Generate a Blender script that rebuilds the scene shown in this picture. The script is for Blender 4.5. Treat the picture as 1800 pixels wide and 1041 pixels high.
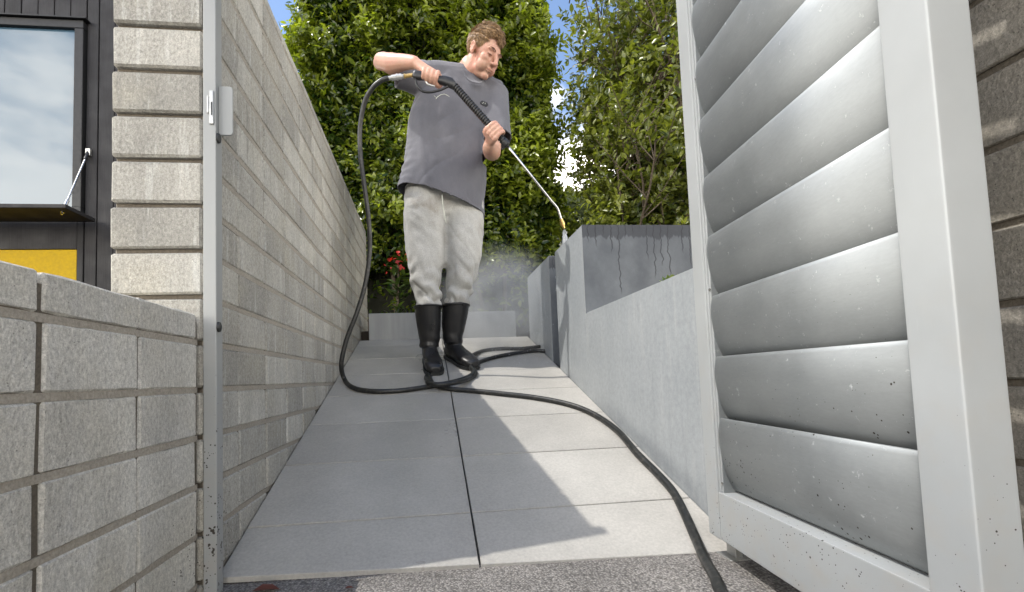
import bpy, bmesh, math, random
import numpy as np
from mathutils import Vector, Matrix, noise as mnoise
random.seed(7); rng = np.random.default_rng(7)
V = Vector
scene = bpy.context.scene
C = scene.collection
for o in list(bpy.data.objects):
    bpy.data.objects.remove(o)

# ------------------------------------------------------------------ camera, sky, sun, exposure
F_PX, CX, CY = 815.72, 844.77, 616.15          # focal length and principal point of the 1800 x 1041 photograph
pit, rol, yaw = math.radians(3.338), math.radians(-2.043), math.radians(6.520)
fw = V((math.sin(yaw)*math.cos(pit), math.cos(yaw)*math.cos(pit), math.sin(pit)))
r0 = V((math.cos(yaw), -math.sin(yaw), 0)); u0 = r0.cross(fw)
rr = r0*math.cos(rol) + u0*math.sin(rol); uu = -r0*math.sin(rol) + u0*math.cos(rol)
cam_d = bpy.data.cameras.new('camera'); cam = bpy.data.objects.new('camera', cam_d); C.objects.link(cam)
cam.matrix_world = Matrix(((rr.x, uu.x, -fw.x, 0), (rr.y, uu.y, -fw.y, 0), (rr.z, uu.z, -fw.z, 0), (0, 0, 0, 1)))
cam_d.sensor_width = 36; cam_d.sensor_fit = 'HORIZONTAL'; cam_d.lens = 36*F_PX/1800
cam_d.shift_x = (900-CX)/1800; cam_d.shift_y = (CY-520.5)/1800
cam_d.clip_start = .02; cam_d.clip_end = 900
scene.camera = cam

SUN = V((-.806, -.098, 1.477)).normalized()
elev = math.asin(SUN.z); azim = math.atan2(SUN.x, SUN.y)
SKY_STRENGTH, SUN_STRENGTH = .14, 2.0
world = bpy.data.worlds.new('World'); scene.world = world; world.use_nodes = True
wt = world.node_tree; wn = wt.nodes; wl = wt.links
bg = wn['Background']; bg.inputs[1].default_value = SKY_STRENGTH
sky = wn.new('ShaderNodeTexSky'); sky.sky_type = 'NISHITA'; sky.sun_disc = False
sky.sun_elevation = elev; sky.sun_rotation = azim; sky.air_density = 1.0; sky.dust_density = .6; sky.ozone_density = 1.0
tc = wn.new('ShaderNodeTexCoord'); sep = wn.new('ShaderNodeSeparateXYZ'); wl.new(tc.outputs['Generated'], sep.inputs[0])
mp = wn.new('ShaderNodeMapping'); mp.inputs['Scale'].default_value = (1, 1, 2.2); wl.new(tc.outputs['Generated'], mp.inputs[0])
nz = wn.new('ShaderNodeTexNoise'); nz.inputs['Scale'].default_value = 2.3; nz.inputs['Detail'].default_value = 9; nz.inputs['Roughness'].default_value = .58
wl.new(mp.outputs[0], nz.inputs['Vector'])
el = wn.new('ShaderNodeMapRange'); el.inputs[1].default_value = .25; el.inputs[2].default_value = .56; el.inputs[3].default_value = .15; el.inputs[4].default_value = -.07
wl.new(sep.outputs[2], el.inputs[0])
ad = wn.new('ShaderNodeMath'); ad.operation = 'ADD'; wl.new(nz.outputs[0], ad.inputs[0]); wl.new(el.outputs[0], ad.inputs[1])
cr = wn.new('ShaderNodeMapRange'); cr.interpolation_type = 'SMOOTHSTEP'; cr.inputs[1].default_value = .46; cr.inputs[2].default_value = .72; cr.inputs[3].default_value = .0
wl.new(ad.outputs[0], cr.inputs[0])
mx = wn.new('ShaderNodeMixRGB'); mx.inputs[2].default_value = (26.0, 24.2, 21.4, 1)
wl.new(cr.outputs[0], mx.inputs[0]); wl.new(sky.outputs[0], mx.inputs[1]); wl.new(mx.outputs[0], bg.inputs[0])

sd = bpy.data.lights.new('sun', 'SUN'); sun = bpy.data.objects.new('sun', sd); C.objects.link(sun)
sd.energy = SUN_STRENGTH; sd.angle = math.radians(.53); sd.color = (1, .96, .90)
sun.rotation_euler = SUN.to_track_quat('Z', 'Y').to_euler(); sun.location = SUN*12
scene.view_settings.view_transform = 'Standard'; scene.view_settings.look = 'None'
scene.view_settings.exposure = .92; scene.view_settings.gamma = 1; scene.view_settings.use_curve_mapping = False
scene.render.engine = 'CYCLES'
scene.cycles.use_denoising = True; scene.cycles.max_bounces = 8; scene.cycles.diffuse_bounces = 4; scene.cycles.glossy_bounces = 4
scene.cycles.transparent_max_bounces = 12; scene.cycles.volume_bounces = 1; scene.cycles.sample_clamp_indirect = 8

# ------------------------------------------------------------------ helpers
def ray(x, y):
    return fw + rr*((x-CX)/F_PX) - uu*((y-CY)/F_PX)
def at(x, y, Y):                                # the point at distance Y (along the path) seen at a pixel of the photograph
    d = ray(x, y); return d*(Y/d.y)
PA, PB = -.6943, .31655                          # the ramp: z = PA + PB*y
def ramp(y): return PA + PB*y
def on_ramp(x, y, off=0.):
    d = ray(x, y); return d*((PA+off)/(d.z-PB*d.y))

def empty(name, loc=(0, 0, 0)):
    o = bpy.data.objects.new(name, None); C.objects.link(o); o.location = loc; o.empty_display_size = .05; return o
def tag(o, label=None, cat=None, group=None, kind=None):
    if label: o['label'] = label
    if cat: o['category'] = cat
    if group: o['group'] = group
    if kind: o['kind'] = kind
    return o
def link(name, mesh, mat=None, parent=None, loc=None, smooth=False):
    if isinstance(mesh, bmesh.types.BMesh):
        bm = mesh; mesh = bpy.data.meshes.new(name); bm.normal_update(); bm.to_mesh(mesh); bm.free()
    if mat is not None and not mesh.materials: mesh.materials.append(mat)
    if smooth: mesh.polygons.foreach_set('use_smooth', [True]*len(mesh.polygons))
    o = bpy.data.objects.new(name, mesh); C.objects.link(o)
    if parent is not None:
        o.parent = parent
        o.matrix_parent_inverse = Matrix.Translation(-V(parent.location))
    if loc is not None: o.location = loc
    return o
def box_bm(x0, x1, y0, y1, z0, z1, bev=0., seg=1, jit=0.):
    bm = bmesh.new(); bmesh.ops.create_cube(bm, size=1)
    for v in bm.verts: v.co = V(((x0+x1)/2+v.co.x*(x1-x0), (y0+y1)/2+v.co.y*(y1-y0), (z0+z1)/2+v.co.z*(z1-z0)))
    if bev: bmesh.ops.bevel(bm, geom=bm.edges[:], offset=bev, segments=seg, affect='EDGES', profile=.6)
    if jit:
        for v in bm.verts: v.co += V((random.uniform(-jit, jit), random.uniform(-jit, jit), random.uniform(-jit, jit)))
    return bm
def merge(*bms):
    out = bmesh.new()
    for b in bms:
        me = bpy.data.meshes.new('m'); b.to_mesh(me); b.free(); out.from_mesh(me); bpy.data.meshes.remove(me)
    return out
def catmull(P, n=8, closed=False):
    P = [V(p) for p in P]; out = []
    for i in range(len(P)-1):
        a = P[max(i-1, 0)]; b = P[i]; c = P[i+1]; d = P[min(i+2, len(P)-1)]
        for k in range(n):
            t = k/n
            out.append(.5*((2*b)+(c-a)*t+(2*a-5*b+4*c-d)*t*t+(3*b-a-3*c+d)*t**3))
    out.append(P[-1]); return out
def tube_bm(P, R, n=10, cap=True, bm=None):
    """a tube along points P with radius R (number or list)"""
    bm = bm or bmesh.new(); P = [V(p) for p in P]
    if not hasattr(R, '__len__'): R = [R]*len(P)
    T = [(P[min(i+1, len(P)-1)]-P[max(i-1, 0)]).normalized() for i in range(len(P))]
    ref = V((0, 0, 1)) if abs(T[0].z) < .9 else V((1, 0, 0))
    nrm = (ref - T[0]*ref.dot(T[0])).normalized(); rings = []
    for p, t, rad in zip(P, T, R):
        nrm = (nrm - t*nrm.dot(t)); nrm = nrm.normalized() if nrm.length > 1e-6 else t.orthogonal().normalized()
        b = t.cross(nrm)
        rings.append([bm.verts.new(p + (nrm*math.cos(2*math.pi*k/n)+b*math.sin(2*math.pi*k/n))*rad) for k in range(n)])
    for a, b in zip(rings, rings[1:]):
        for k in range(n): bm.faces.new((a[k], a[(k+1) % n], b[(k+1) % n], b[k]))
    if cap:
        bm.faces.new(rings[0][::-1]); bm.faces.new(rings[-1])
    return bm
def loft_bm(rings, n=28, bm=None):
    """rings: (centre, half-axis a, half-axis b, exponent)"""
    bm = bm or bmesh.new(); R = []
    for c, a, b, e in rings:
        c, a, b = V(c), V(a), V(b); L = []
        for k in range(n):
            th = 2*math.pi*k/n; ct, st = math.cos(th), math.sin(th)
            L.append(bm.verts.new(c + a*(math.copysign(abs(ct)**(2/e), ct)) + b*(math.copysign(abs(st)**(2/e), st))))
        R.append(L)
    for p, q in zip(R, R[1:]):
        for k in range(n): bm.faces.new((p[k], p[(k+1) % n], q[(k+1) % n], q[k]))
    bm.faces.new(R[0][::-1]); bm.faces.new(R[-1])
    return bm
def ball_bm(c, rad, rot=None, bm=None, seg=16):
    bm = bm or bmesh.new(); n0 = len(bm.verts)
    r = bmesh.ops.create_uvsphere(bm, u_segments=seg, v_segments=seg*2//3, radius=1)
    rad = V((rad, rad, rad)) if not hasattr(rad, '__len__') else V(rad)
    for v in r['verts']:
        q = V((v.co.x*rad.x, v.co.y*rad.y, v.co.z*rad.z))
        if rot is not None: q = rot @ q
        v.co = V(c) + q
    return bm
def fuse(bm, voxel, smooth=4, name='tmp', factor=.5):
    """union of closed lumps: voxel remesh + smoothing, returned as a mesh"""
    bmesh.ops.recalc_face_normals(bm, faces=bm.faces[:])
    me = bpy.data.meshes.new(name); bm.to_mesh(me); bm.free()
    o = bpy.data.objects.new(name, me); C.objects.link(o)
    m = o.modifiers.new('r', 'REMESH'); m.mode = 'VOXEL'; m.voxel_size = voxel
    if smooth:
        s = o.modifiers.new('s', 'SMOOTH'); s.iterations = smooth; s.factor = factor
    dg = bpy.context.evaluated_depsgraph_get(); dg.update()
    out = bpy.data.meshes.new_from_object(o.evaluated_get(dg))
    bpy.data.objects.remove(o); bpy.data.meshes.remove(me)
    out.polygons.foreach_set('use_smooth', [True]*len(out.polygons))
    return out

# ------------------------------------------------------------------ materials
class NT:
    def __init__(s, name):
        s.m = bpy.data.materials.new(name); s.m.use_nodes = True; s.t = s.m.node_tree
        s.b = s.t.nodes['Principled BSDF']; s.out = s.t.nodes['Material Output']
    def n(s, typ, ins=None, **kw):
        nd = s.t.nodes.new('ShaderNode'+typ)
        for k, v in kw.items(): setattr(nd, k, v)
        for k, v in (ins or {}).items(): s.set(nd.inputs[k], v)
        return nd
    def set(s, sock, v):
        if isinstance(v, bpy.types.NodeSocket): s.t.links.new(v, sock)
        elif isinstance(v, bpy.types.Node): s.t.links.new(v.outputs[0], sock)
        else:
            if hasattr(sock.default_value, '__len__') and hasattr(v, '__len__') and len(v) == 3 and len(sock.default_value) == 4: v = (*v, 1)
            sock.default_value = v
    def pos(s, scale=(1, 1, 1), off=None):
        g = s.n('NewGeometry'); m = s.n('Mapping', {'Vector': g.outputs['Position'], 'Scale': scale})
        return m.outputs[0]
    def noise(s, vec, scale, detail=4, rough=.55, dist=0.):
        return s.n('TexNoise', {'Vector': vec, 'Scale': scale, 'Detail': detail, 'Roughness': rough, 'Distortion': dist}).outputs[0]
    def voro(s, vec, scale, feature='F1', out=0, rand=1.):
        return s.n('TexVoronoi', {'Vector': vec, 'Scale': scale, 'Randomness': rand}, feature=feature).outputs[out]
    def rng(s, v, a, b, c=0., d=1., smooth=False):
        return s.n('MapRange', {0: v, 1: a, 2: b, 3: c, 4: d}, interpolation_type='SMOOTHSTEP' if smooth else 'LINEAR').outputs[0]
    def math(s, op, a, b=0.):
        return s.n('Math', {0: a, 1: b}, operation=op).outputs[0]
    def mix(s, f, a, b, blend='MIX'):
        return s.n('MixRGB', {0: f, 1: a, 2: b}, blend_type=blend).outputs[0]
    def mul(s, col, v):                          # colour times value
        return s.n('MixRGB', {0: 1., 1: col, 2: v}, blend_type='MULTIPLY').outputs[0]
    def bump(s, h, strength=.3, dist=.01, prev=None):
        nd = s.n('Bump', {'Height': h, 'Strength': strength, 'Distance': dist})
        if prev is not None: s.set(nd.inputs['Normal'], prev)
        return nd.outputs[0]
    def xyz(s):
        g = s.n('NewGeometry'); q = s.n('SeparateXYZ', {0: g.outputs['Position']}); return q.outputs
    def rand(s): return s.n('ObjectInfo').outputs['Random']
    def fin(s, col=None, rough=None, normal=None, **kw):
        if col is not None: s.set(s.b.inputs['Base Color'], col)
        if rough is not None: s.set(s.b.inputs['Roughness'], rough)
        if normal is not None: s.set(s.b.inputs['Normal'], normal)
        for k, v in kw.items(): s.set(s.b.inputs[k.replace('_', ' ')], v)
        return s.m
def plain(name, col, rough=.5, **kw):
    t = NT(name); p = t.pos(); nn = t.noise(p, 40, 4)
    c = t.mul((*col, 1), t.rng(nn, .3, .7, .88, 1.08))
    return t.fin(c, t.rng(nn, .3, .7, max(rough-.08, .02), min(rough+.08, 1)), **kw)
def speckle(t, p, col, zlo, zhi, dirt=(.035, .028, .022), amount=.62, scale=150):
    """splashes of mud that thin out with height"""
    z = t.xyz()[2]
    d = t.voro(p, scale); sz = t.noise(p, scale*.45, 2); big = t.noise(p, 14, 2)
    lim = t.rng(z, zlo, zhi, amount, 0.)
    a = t.math('MULTIPLY', t.math('MULTIPLY', t.rng(sz, .42, .75, 0., .62), lim), t.rng(big, .35, .65, .35, 1.2))
    k = t.math('LESS_THAN', d, a)
    return t.mix(k, col, (*dirt, 1)), k

def mat_block(name, base, var=.16, stain=.5, grain=1., mud=False, pits=1.):
    t = NT(name); p = t.pos()
    rd = t.rand()
    c = t.mix(rd, tuple(v*(1-var) for v in base), tuple(v*(1+var*.6) for v in base))
    big = t.noise(t.pos((1, 1, .45)), 9, 5, .6)
    c = t.mul(c, t.rng(big, .3, .72, .80, 1.12))
    ang = t.noise(p, 5, 3)                         # warm / greenish cast of the weathering
    c = t.mix(t.rng(ang, .45, .7, 0, .35), c, tuple(base[i]*(1.02, .97, .84)[i] for i in range(3)))
    streak = t.noise(t.pos((16, 16, 1.2)), 3.2, 5, .6)
    c = t.mix(t.rng(streak, .56, .75, 0, stain), c, tuple(min(v*1.45, .6) for v in base))
    c = t.mix(t.rng(streak, .42, .28, 0, stain*.8), c, tuple(v*.6 for v in base))
    fine = t.noise(t.pos((1, 1, .62)), 200, 6, .75); med = t.noise(p, 75, 3, .6)
    c = t.mul(c, t.rng(fine, .30, .70, 1-.38*grain, 1+.30*grain))
    sand = t.noise(p, 470, 4, .75); c = t.mul(c, t.rng(sand, .32, .68, .74, 1.24))
    pit = t.voro(p, 210); pm = t.noise(p, 60, 2)
    hole = t.math('MULTIPLY', t.rng(pit, .20, .08, 0, 1), t.rng(pm, .5, .62))
    c = t.mix(t.math('MULTIPLY', hole, .75*pits), c, tuple(v*.25 for v in base))
    if mud:
        gy = t.xyz()[1]; near = t.rng(t.math('ABSOLUTE', t.math('SUBTRACT', gy, .98)), .32, .05)
        d_ = t.voro(p, 150); s_ = t.noise(p, 70, 2); lim = t.math('MULTIPLY', near, t.rng(t.xyz()[2], -.40, -.02, .75, 0))
        k = t.math('LESS_THAN', d_, t.math('MULTIPLY', t.rng(s_, .4, .7, 0, .62), lim)); c = t.mix(k, c, (.032, .027, .022))
    n1 = t.bump(fine, .55*grain, .004); n2 = t.bump(med, .35*grain, .006, n1); n3 = t.bump(hole, .6, -.004, n2)
    return t.fin(c, .92, n3, Specular_IOR_Level=.25)
M = {}
M['block'] = mat_block('concrete_block', (.45, .434, .388), var=.24, stain=.8, mud=True)
M['block_low'] = mat_block('concrete_block_low', (.575, .56, .515), var=.11, stain=.3, mud=True)
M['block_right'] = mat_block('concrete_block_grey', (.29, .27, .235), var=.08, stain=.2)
t = NT('mortar'); p = t.pos(); f = t.noise(p, 260, 5, .7); g = t.noise(p, 18, 3)
c = t.mul(t.mix(g, (.11, .095, .075), (.19, .165, .132)), t.rng(f, .3, .7, .7, 1.2))
M['mortar'] = t.fin(c, .95, t.bump(f, .6, .004), Specular_IOR_Level=.2)

t = NT('mortar_bed'); p = t.pos(); f = t.noise(p, 240, 5, .7); g = t.noise(p, 14, 4)
c = t.mul(t.mix(g, (.30, .272, .225), (.43, .395, .34)), t.rng(f, .3, .7, .72, 1.2))
M['mortar_bed'] = t.fin(c, .95, t.bump(f, .6, .004), Specular_IOR_Level=.2)
def mat_tile():
    t = NT('porcelain_tile'); p = t.pos()
    c = t.mix(t.rand(), (.39, .374, .34), (.445, .428, .39))
    gx = t.n('SeparateXYZ', {0: t.n('TexCoord').outputs['Generated']}).outputs
    ex = t.math('MULTIPLY', t.math('SUBTRACT', .5, t.math('ABSOLUTE', t.math('SUBTRACT', gx[0], .5))), .55); ey = t.math('MULTIPLY', t.math('SUBTRACT', .5, t.math('ABSOLUTE', t.math('SUBTRACT', gx[1], .5))), .3)
    edge = t.math('MINIMUM', ex, ey); gn = t.noise(p, 24, 5, .65)
    grime = t.math('MULTIPLY', t.rng(edge, .010, .0, 0, 1), t.rng(gn, .42, .75))
    c = t.mix(t.math('MULTIPLY', grime, .28), c, (.24, .225, .19))
    blot = t.noise(t.pos((1, .7, 1)), 3.2, 5, .62); c = t.mul(c, t.rng(blot, .32, .66, .86, 1.06))
    cl = t.noise(p, 7, 5, .6); c = t.mul(c, t.rng(cl, .3, .7, .93, 1.05))
    st = t.noise(t.pos((1, 1, 1)), 150, 4, .65); c = t.mul(c, t.rng(st, .32, .68, .87, 1.1))
    sp = t.voro(p, 120); dm = t.noise(p, 9, 3); k = t.math('LESS_THAN', sp, t.rng(dm, .60, .9, 0, .08))
    c = t.mix(t.math('MULTIPLY', k, .35), c, (.10, .09, .075))
    # the washed middle of the ramp still holds a film of water
    x = t.xyz()[0]; wn_ = t.noise(p, 4.5, 4, .6)
    ctr = t.rng(t.math('ABSOLUTE', t.math('SUBTRACT', x, .02)), .07, .34, 1, 0)
    wet = t.rng(t.math('ADD', t.math('MULTIPLY', ctr, .8), t.math('MULTIPLY', wn_, .8)), .35, 1.45, 0, 1, True)
    rip = t.noise(t.pos((1, .42, 1)), 70, 3, .6)
    wet2 = t.math('MULTIPLY', wet, t.rng(rip, .3, .7, .55, 1.))
    c = t.mul(c, t.rng(wet, 0, 1, 1, .94))
    ro = t.rng(wet, 0, 1, .5, .26)
    nb = t.bump(st, .12, .002)
    return t.fin(c, ro, nb)
M['tile'] = mat_tile()
M['grout'] = plain('grout', (.045, .043, .04), .9)
def mat_aggregate():
    t = NT('exposed_aggregate'); p = t.pos()
    col = t.voro(p, 230, 'F1', 1); ds = t.voro(p, 230, 'F1', 0)
    bw = t.n('RGBToBW', {0: col}).outputs[0]
    c = t.mix(t.rng(bw, .1, .9), (.17, .158, .145), (.41, .385, .355))
    hs = t.noise(p, 300, 2); c = t.mix(t.rng(hs, .5, .7, 0, .2), c, (.31, .27, .235))
    c = t.mul(c, t.rng(ds, .25, .75, 1.05, .45))
    big = t.noise(p, 6, 4); c = t.mul(c, t.rng(big, .3, .7, .78, 1.1))
    dk = t.noise(p, 34, 3); c = t.mix(t.rng(dk, .64, .72, 0, .6), c, (.05, .042, .034))
    return t.fin(c, .75, t.bump(ds, .9, -.004))
M['aggregate'] = mat_aggregate()
ZTOP = .633
def mat_render():
    t = NT('painted_render'); p = t.pos()
    big = t.noise(p, 3.5, 5, .6)
    c = t.mix(t.rng(big, .3, .7), (.29, .312, .325), (.35, .37, .38))
    st = t.noise(t.pos((13, 13, .9)), 3.0, 6, .65)
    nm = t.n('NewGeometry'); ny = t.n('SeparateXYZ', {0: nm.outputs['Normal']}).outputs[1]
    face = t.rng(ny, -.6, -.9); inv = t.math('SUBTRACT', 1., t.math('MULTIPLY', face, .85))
    c = t.mix(t.math('MULTIPLY', inv, t.rng(st, .52, .78, 0, .5)), c, (.47, .475, .465))
    c = t.mix(t.math('MULTIPLY', inv, t.rng(st, .46, .28, 0, .32)), c, (.20, .21, .22))
    fin_ = t.noise(p, 60, 6, .7); c = t.mul(c, t.rng(fin_, .3, .7, .88, 1.1))
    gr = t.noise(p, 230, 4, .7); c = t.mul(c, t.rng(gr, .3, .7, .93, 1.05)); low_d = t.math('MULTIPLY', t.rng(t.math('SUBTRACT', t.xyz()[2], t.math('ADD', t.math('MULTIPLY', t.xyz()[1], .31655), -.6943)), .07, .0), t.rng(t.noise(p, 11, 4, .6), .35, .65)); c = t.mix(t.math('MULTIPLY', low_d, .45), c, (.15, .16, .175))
    # the hosed camera-facing side: shade and damp painted as a dark base, with a soaked top edge and dark runs of water under it
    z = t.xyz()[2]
    damp_shade = t.noise(t.pos((3, 3, 2)), 3, 4); c = t.mix(t.math('MULTIPLY', face, t.rng(damp_shade, .35, .65, .75, .95)), c, (.078, .086, .097))
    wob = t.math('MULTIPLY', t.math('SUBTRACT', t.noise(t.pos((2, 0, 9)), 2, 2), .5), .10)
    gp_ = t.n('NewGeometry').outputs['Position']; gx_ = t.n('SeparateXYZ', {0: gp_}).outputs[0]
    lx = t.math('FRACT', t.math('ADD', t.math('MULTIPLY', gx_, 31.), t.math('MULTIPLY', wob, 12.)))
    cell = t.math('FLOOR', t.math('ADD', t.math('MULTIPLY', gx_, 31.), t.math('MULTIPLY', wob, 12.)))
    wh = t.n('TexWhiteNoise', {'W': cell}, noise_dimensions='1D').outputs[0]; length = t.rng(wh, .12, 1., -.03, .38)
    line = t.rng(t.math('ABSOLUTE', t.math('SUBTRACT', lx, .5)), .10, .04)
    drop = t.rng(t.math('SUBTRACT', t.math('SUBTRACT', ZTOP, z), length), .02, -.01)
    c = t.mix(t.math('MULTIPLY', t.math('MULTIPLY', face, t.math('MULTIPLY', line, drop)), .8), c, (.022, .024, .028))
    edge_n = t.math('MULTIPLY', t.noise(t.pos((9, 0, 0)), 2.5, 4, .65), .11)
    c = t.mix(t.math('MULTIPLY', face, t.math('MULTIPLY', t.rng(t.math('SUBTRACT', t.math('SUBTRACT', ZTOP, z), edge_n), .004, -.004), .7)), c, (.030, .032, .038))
    ro = t.rng(st, .3, .7, .30, .55)
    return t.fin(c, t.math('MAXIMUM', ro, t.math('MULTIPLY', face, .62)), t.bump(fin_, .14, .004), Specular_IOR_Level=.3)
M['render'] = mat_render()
t = NT('grey_render'); p = t.pos(); b_ = t.noise(p, 5, 5, .6); s_ = t.noise(t.pos((9, 9, 1)), 3, 5)
M['render_grey'] = t.fin(t.mul(t.mix(b_, (.29, .30, .30), (.36, .37, .37)), t.rng(s_, .3, .7, .9, 1.1)), .6, t.bump(t.noise(p, 70, 5), .12, .003))
def mat_paint(name, col, rough, mud=True, zlo=-.36, zhi=.22, amount=.6):
    t = NT(name); p = t.pos()
    nn = t.noise(p, 7, 5, .6); c = t.mul((*col, 1), t.rng(nn, .3, .7, .94, 1.04))
    sc = t.noise(t.pos((40, 40, 3)), 6, 3); c = t.mix(t.rng(sc, .68, .78, 0, .35), c, tuple(min(v*1.2, .85) for v in col))
    dust = t.noise(p, 26, 4); z = t.xyz()[2]
    c = t.mix(t.math('MULTIPLY', t.rng(dust, .45, .75, 0, .5), t.rng(z, zlo, zhi+.15, 1, .1)), c, (.36, .33, .285))
    k = None
    if mud:
        c, k = speckle(t, p, c, zlo, zhi, amount=amount, scale=165)
        c, k = speckle(t, p, c, zlo-.05, zhi*.4, amount=amount*.5, scale=80)
    return t.fin(c, t.rng(nn, .3, .7, rough-.06, rough+.1), t.bump(t.noise(p, 120, 3), .05, .002))
M['gate_paint'] = mat_paint('gate_powder_coat', (.355, .37, .37), .45, True, -.35, .02, .75)
M['post_paint'] = mat_paint('post_paint', (.32, .33, .325), .42, True, -.42, .16, 1.25)
def mat_blade():
    t = NT('satin_aluminium'); p = t.pos()
    b = t.noise(t.pos((1, 1, 6)), 4, 5, .65); sm = t.noise(t.pos((1, 1, 1)), 9, 5, .65); sc = t.noise(t.pos((2, 2, 7)), 40, 5, .7)
    c = t.mix(t.rng(sm, .3, .7), (.262, .278, .280), (.305, .32, .32))
    c = t.mul(c, t.rng(b, .3, .7, .94, 1.04)); c = t.mul(c, t.rng(sc, .3, .7, .95, 1.04))
    wht = t.noise(p, 75, 6, .75); c = t.mix(t.rng(wht, .62, .72, 0, .5), c, (.78, .79, .80))
    c, k = speckle(t, p, c, -.26, .25, amount=.6, scale=120)
    ro = t.math('ADD', t.rng(sm, .3, .7, .50, .60), t.rng(wht, .55, .72, 0, .15))
    me = t.rng(wht, .6, .72, .55, .28)
    return t.fin(c, ro, t.bump(sc, .02, .002), Metallic=me)
M['blade'] = mat_blade()
M['steel'] = plain('stainless_steel', (.62, .61, .58), .25, Metallic=1.)
M['galv'] = plain('zinc_plate', (.52, .52, .50), .42, Metallic=.85)
M['brass'] = plain('brass', (.62, .43, .17), .33, Metallic=1.)
M['black_plastic'] = plain('black_plastic', (.018, .018, .019), .42)
M['black_rubber'] = plain('black_rubber', (.014, .015, .015), .5)
t = NT('gumboot_rubber'); p = t.pos(); n_ = t.noise(p, 26, 4); d_ = t.noise(p, 9, 4)
M['boot'] = t.fin(t.mix(t.rng(d_, .5, .75, 0, .35), (.013, .013, .014), (.05, .046, .04)), t.rng(n_, .3, .7, .26, .5), t.bump(n_, .08, .004))
t = NT('hose_rubber'); p = t.pos(); n_ = t.noise(p, 70, 4); d_ = t.noise(p, 11, 3)
M['hose'] = t.fin(t.mix(t.rng(n_, .52, .72, 0, .45), (.012, .013, .0125), (.10, .09, .075)), t.rng(d_, .3, .7, .3, .55), t.bump(n_, .2, .003))
M['wood_black'] = None
t = NT('black_stained_timber'); p = t.pos((40, 40, 1.2)); g_ = t.noise(p, 4, 6, .65); k_ = t.noise(t.pos(), 7, 4)
M['wood_black'] = t.fin(t.mul(t.mix(t.rand(), (.010, .0095, .011), (.017, .016, .018)), t.rng(g_, .3, .7, .55, 1.5)), t.rng(k_, .3, .7, .55, .75), t.bump(g_, .4, .004))
M['frame_dark'] = plain('dark_window_frame', (.011, .0115, .013), .5)
M['yellow'] = plain('yellow_panel', (.46, .30, .005), .6, Specular_IOR_Level=.2)
t = NT('window_glass')
M['glass'] = t.fin((.07, .13, .19), .012, IOR=1.75, Specular_IOR_Level=.5)
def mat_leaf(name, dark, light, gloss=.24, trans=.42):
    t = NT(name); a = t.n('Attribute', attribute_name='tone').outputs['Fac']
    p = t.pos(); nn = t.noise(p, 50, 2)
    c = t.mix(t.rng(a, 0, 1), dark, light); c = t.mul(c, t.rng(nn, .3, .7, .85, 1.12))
    t.fin(c, gloss, Specular_IOR_Level=.55)
    tr = t.n('BsdfTranslucent', {'Color': t.mul(c, (1.65, 1.75, .5, 1))})
    m = t.n('MixShader', {0: trans, 1: t.b.outputs[0], 2: tr.outputs[0]})
    t.t.links.new(m.outputs[0], t.out.inputs[0]); return t.m
M['leaf'] = mat_leaf('hedge_leaf', (.026, .052, .009), (.27, .315, .036))
M['leaf_tree'] = mat_leaf('shrub_leaf', (.045, .065, .014), (.23, .25, .05), .30, .35)
M['leaf_far'] = mat_leaf('far_hedge_leaf', (.055, .075, .016), (.17, .19, .04))
M['leaf_low'] = mat_leaf('strap_leaf', (.03, .05, .014), (.07, .11, .03), .35, .25)
M['petal'] = mat_leaf('red_petal', (.30, .008, .005), (.46, .018, .008), .5, .3)
M['bark'] = plain('bark', (.11, .085, .06), .9)
M['core'] = plain('dark_core', (.016, .017, .009), .95)
M['soil'] = plain('soil', (.035, .027, .02), .95)
M['succulent'] = mat_leaf('succulent_leaf', (.10, .15, .05), (.22, .26, .09), .4, .2)
def mat_skin():
    t = NT('skin'); p = t.pos(); n1 = t.noise(p, 16, 4, .6); n2 = t.noise(p, 120, 4)
    c = t.mix(t.rng(n1, .38, .68), (.50, .30, .215), (.53, .26, .19))
    c = t.mul(c, t.rng(n2, .3, .7, .93, 1.06))
    return t.fin(c, .48, t.bump(n2, .1, .002), Subsurface_Weight=.12, Subsurface_Radius=(.012, .005, .003), Subsurface_Scale=1.)
M['skin'] = mat_skin()
t = NT('hair'); p = t.pos(); n_ = t.noise(p, 90, 3)
M['hair'] = t.fin(t.mix(t.rng(n_, .3, .7), (.15, .082, .034), (.36, .225, .10)), .42, Specular_IOR_Level=.5)
M['brow'] = plain('brow_hair', (.16, .085, .045), .7)
M['lip'] = plain('lip', (.44, .17, .135), .42)
M['lid'] = plain('lash', (.05, .026, .02), .6)
def mat_cloth(name, c0, c1, weave=420, fold=.5, heather=.25):
    t = NT(name); p = t.pos(); n1 = t.noise(p, 6, 4); n2 = t.noise(p, weave, 3, .7); n3 = t.noise(t.pos((1, 1, .6)), 20, 4, .6)
    n4 = t.noise(t.pos((1, 1, 2.2)), 55, 3)
    c = t.mix(t.rng(n1, .3, .7), c0, c1); c = t.mul(c, t.rng(n2, .3, .7, 1-heather, 1+heather)); c = t.mul(c, t.rng(n3, .3, .7, .92, 1.06))
    nb = t.bump(n2, .12, .002); nb = t.bump(n3, fold, .014, nb); nb = t.bump(n4, fold*.45, .006, nb)
    return t.fin(c, .9, nb, Sheen_Weight=.25, Specular_IOR_Level=.2), t
M['shirt'] = mat_cloth('grey_cotton', (.102, .103, .118), (.124, .124, .140), 420, .22, .12)[0]
_, t = mat_cloth('heather_grey_fleece', (.385, .38, .36), (.45, .445, .42), 300, .4, .22)
p = t.pos(); st_ = t.noise(p, 8, 5, .6); base = t.b.inputs['Base Color'].links[0].from_socket
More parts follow.
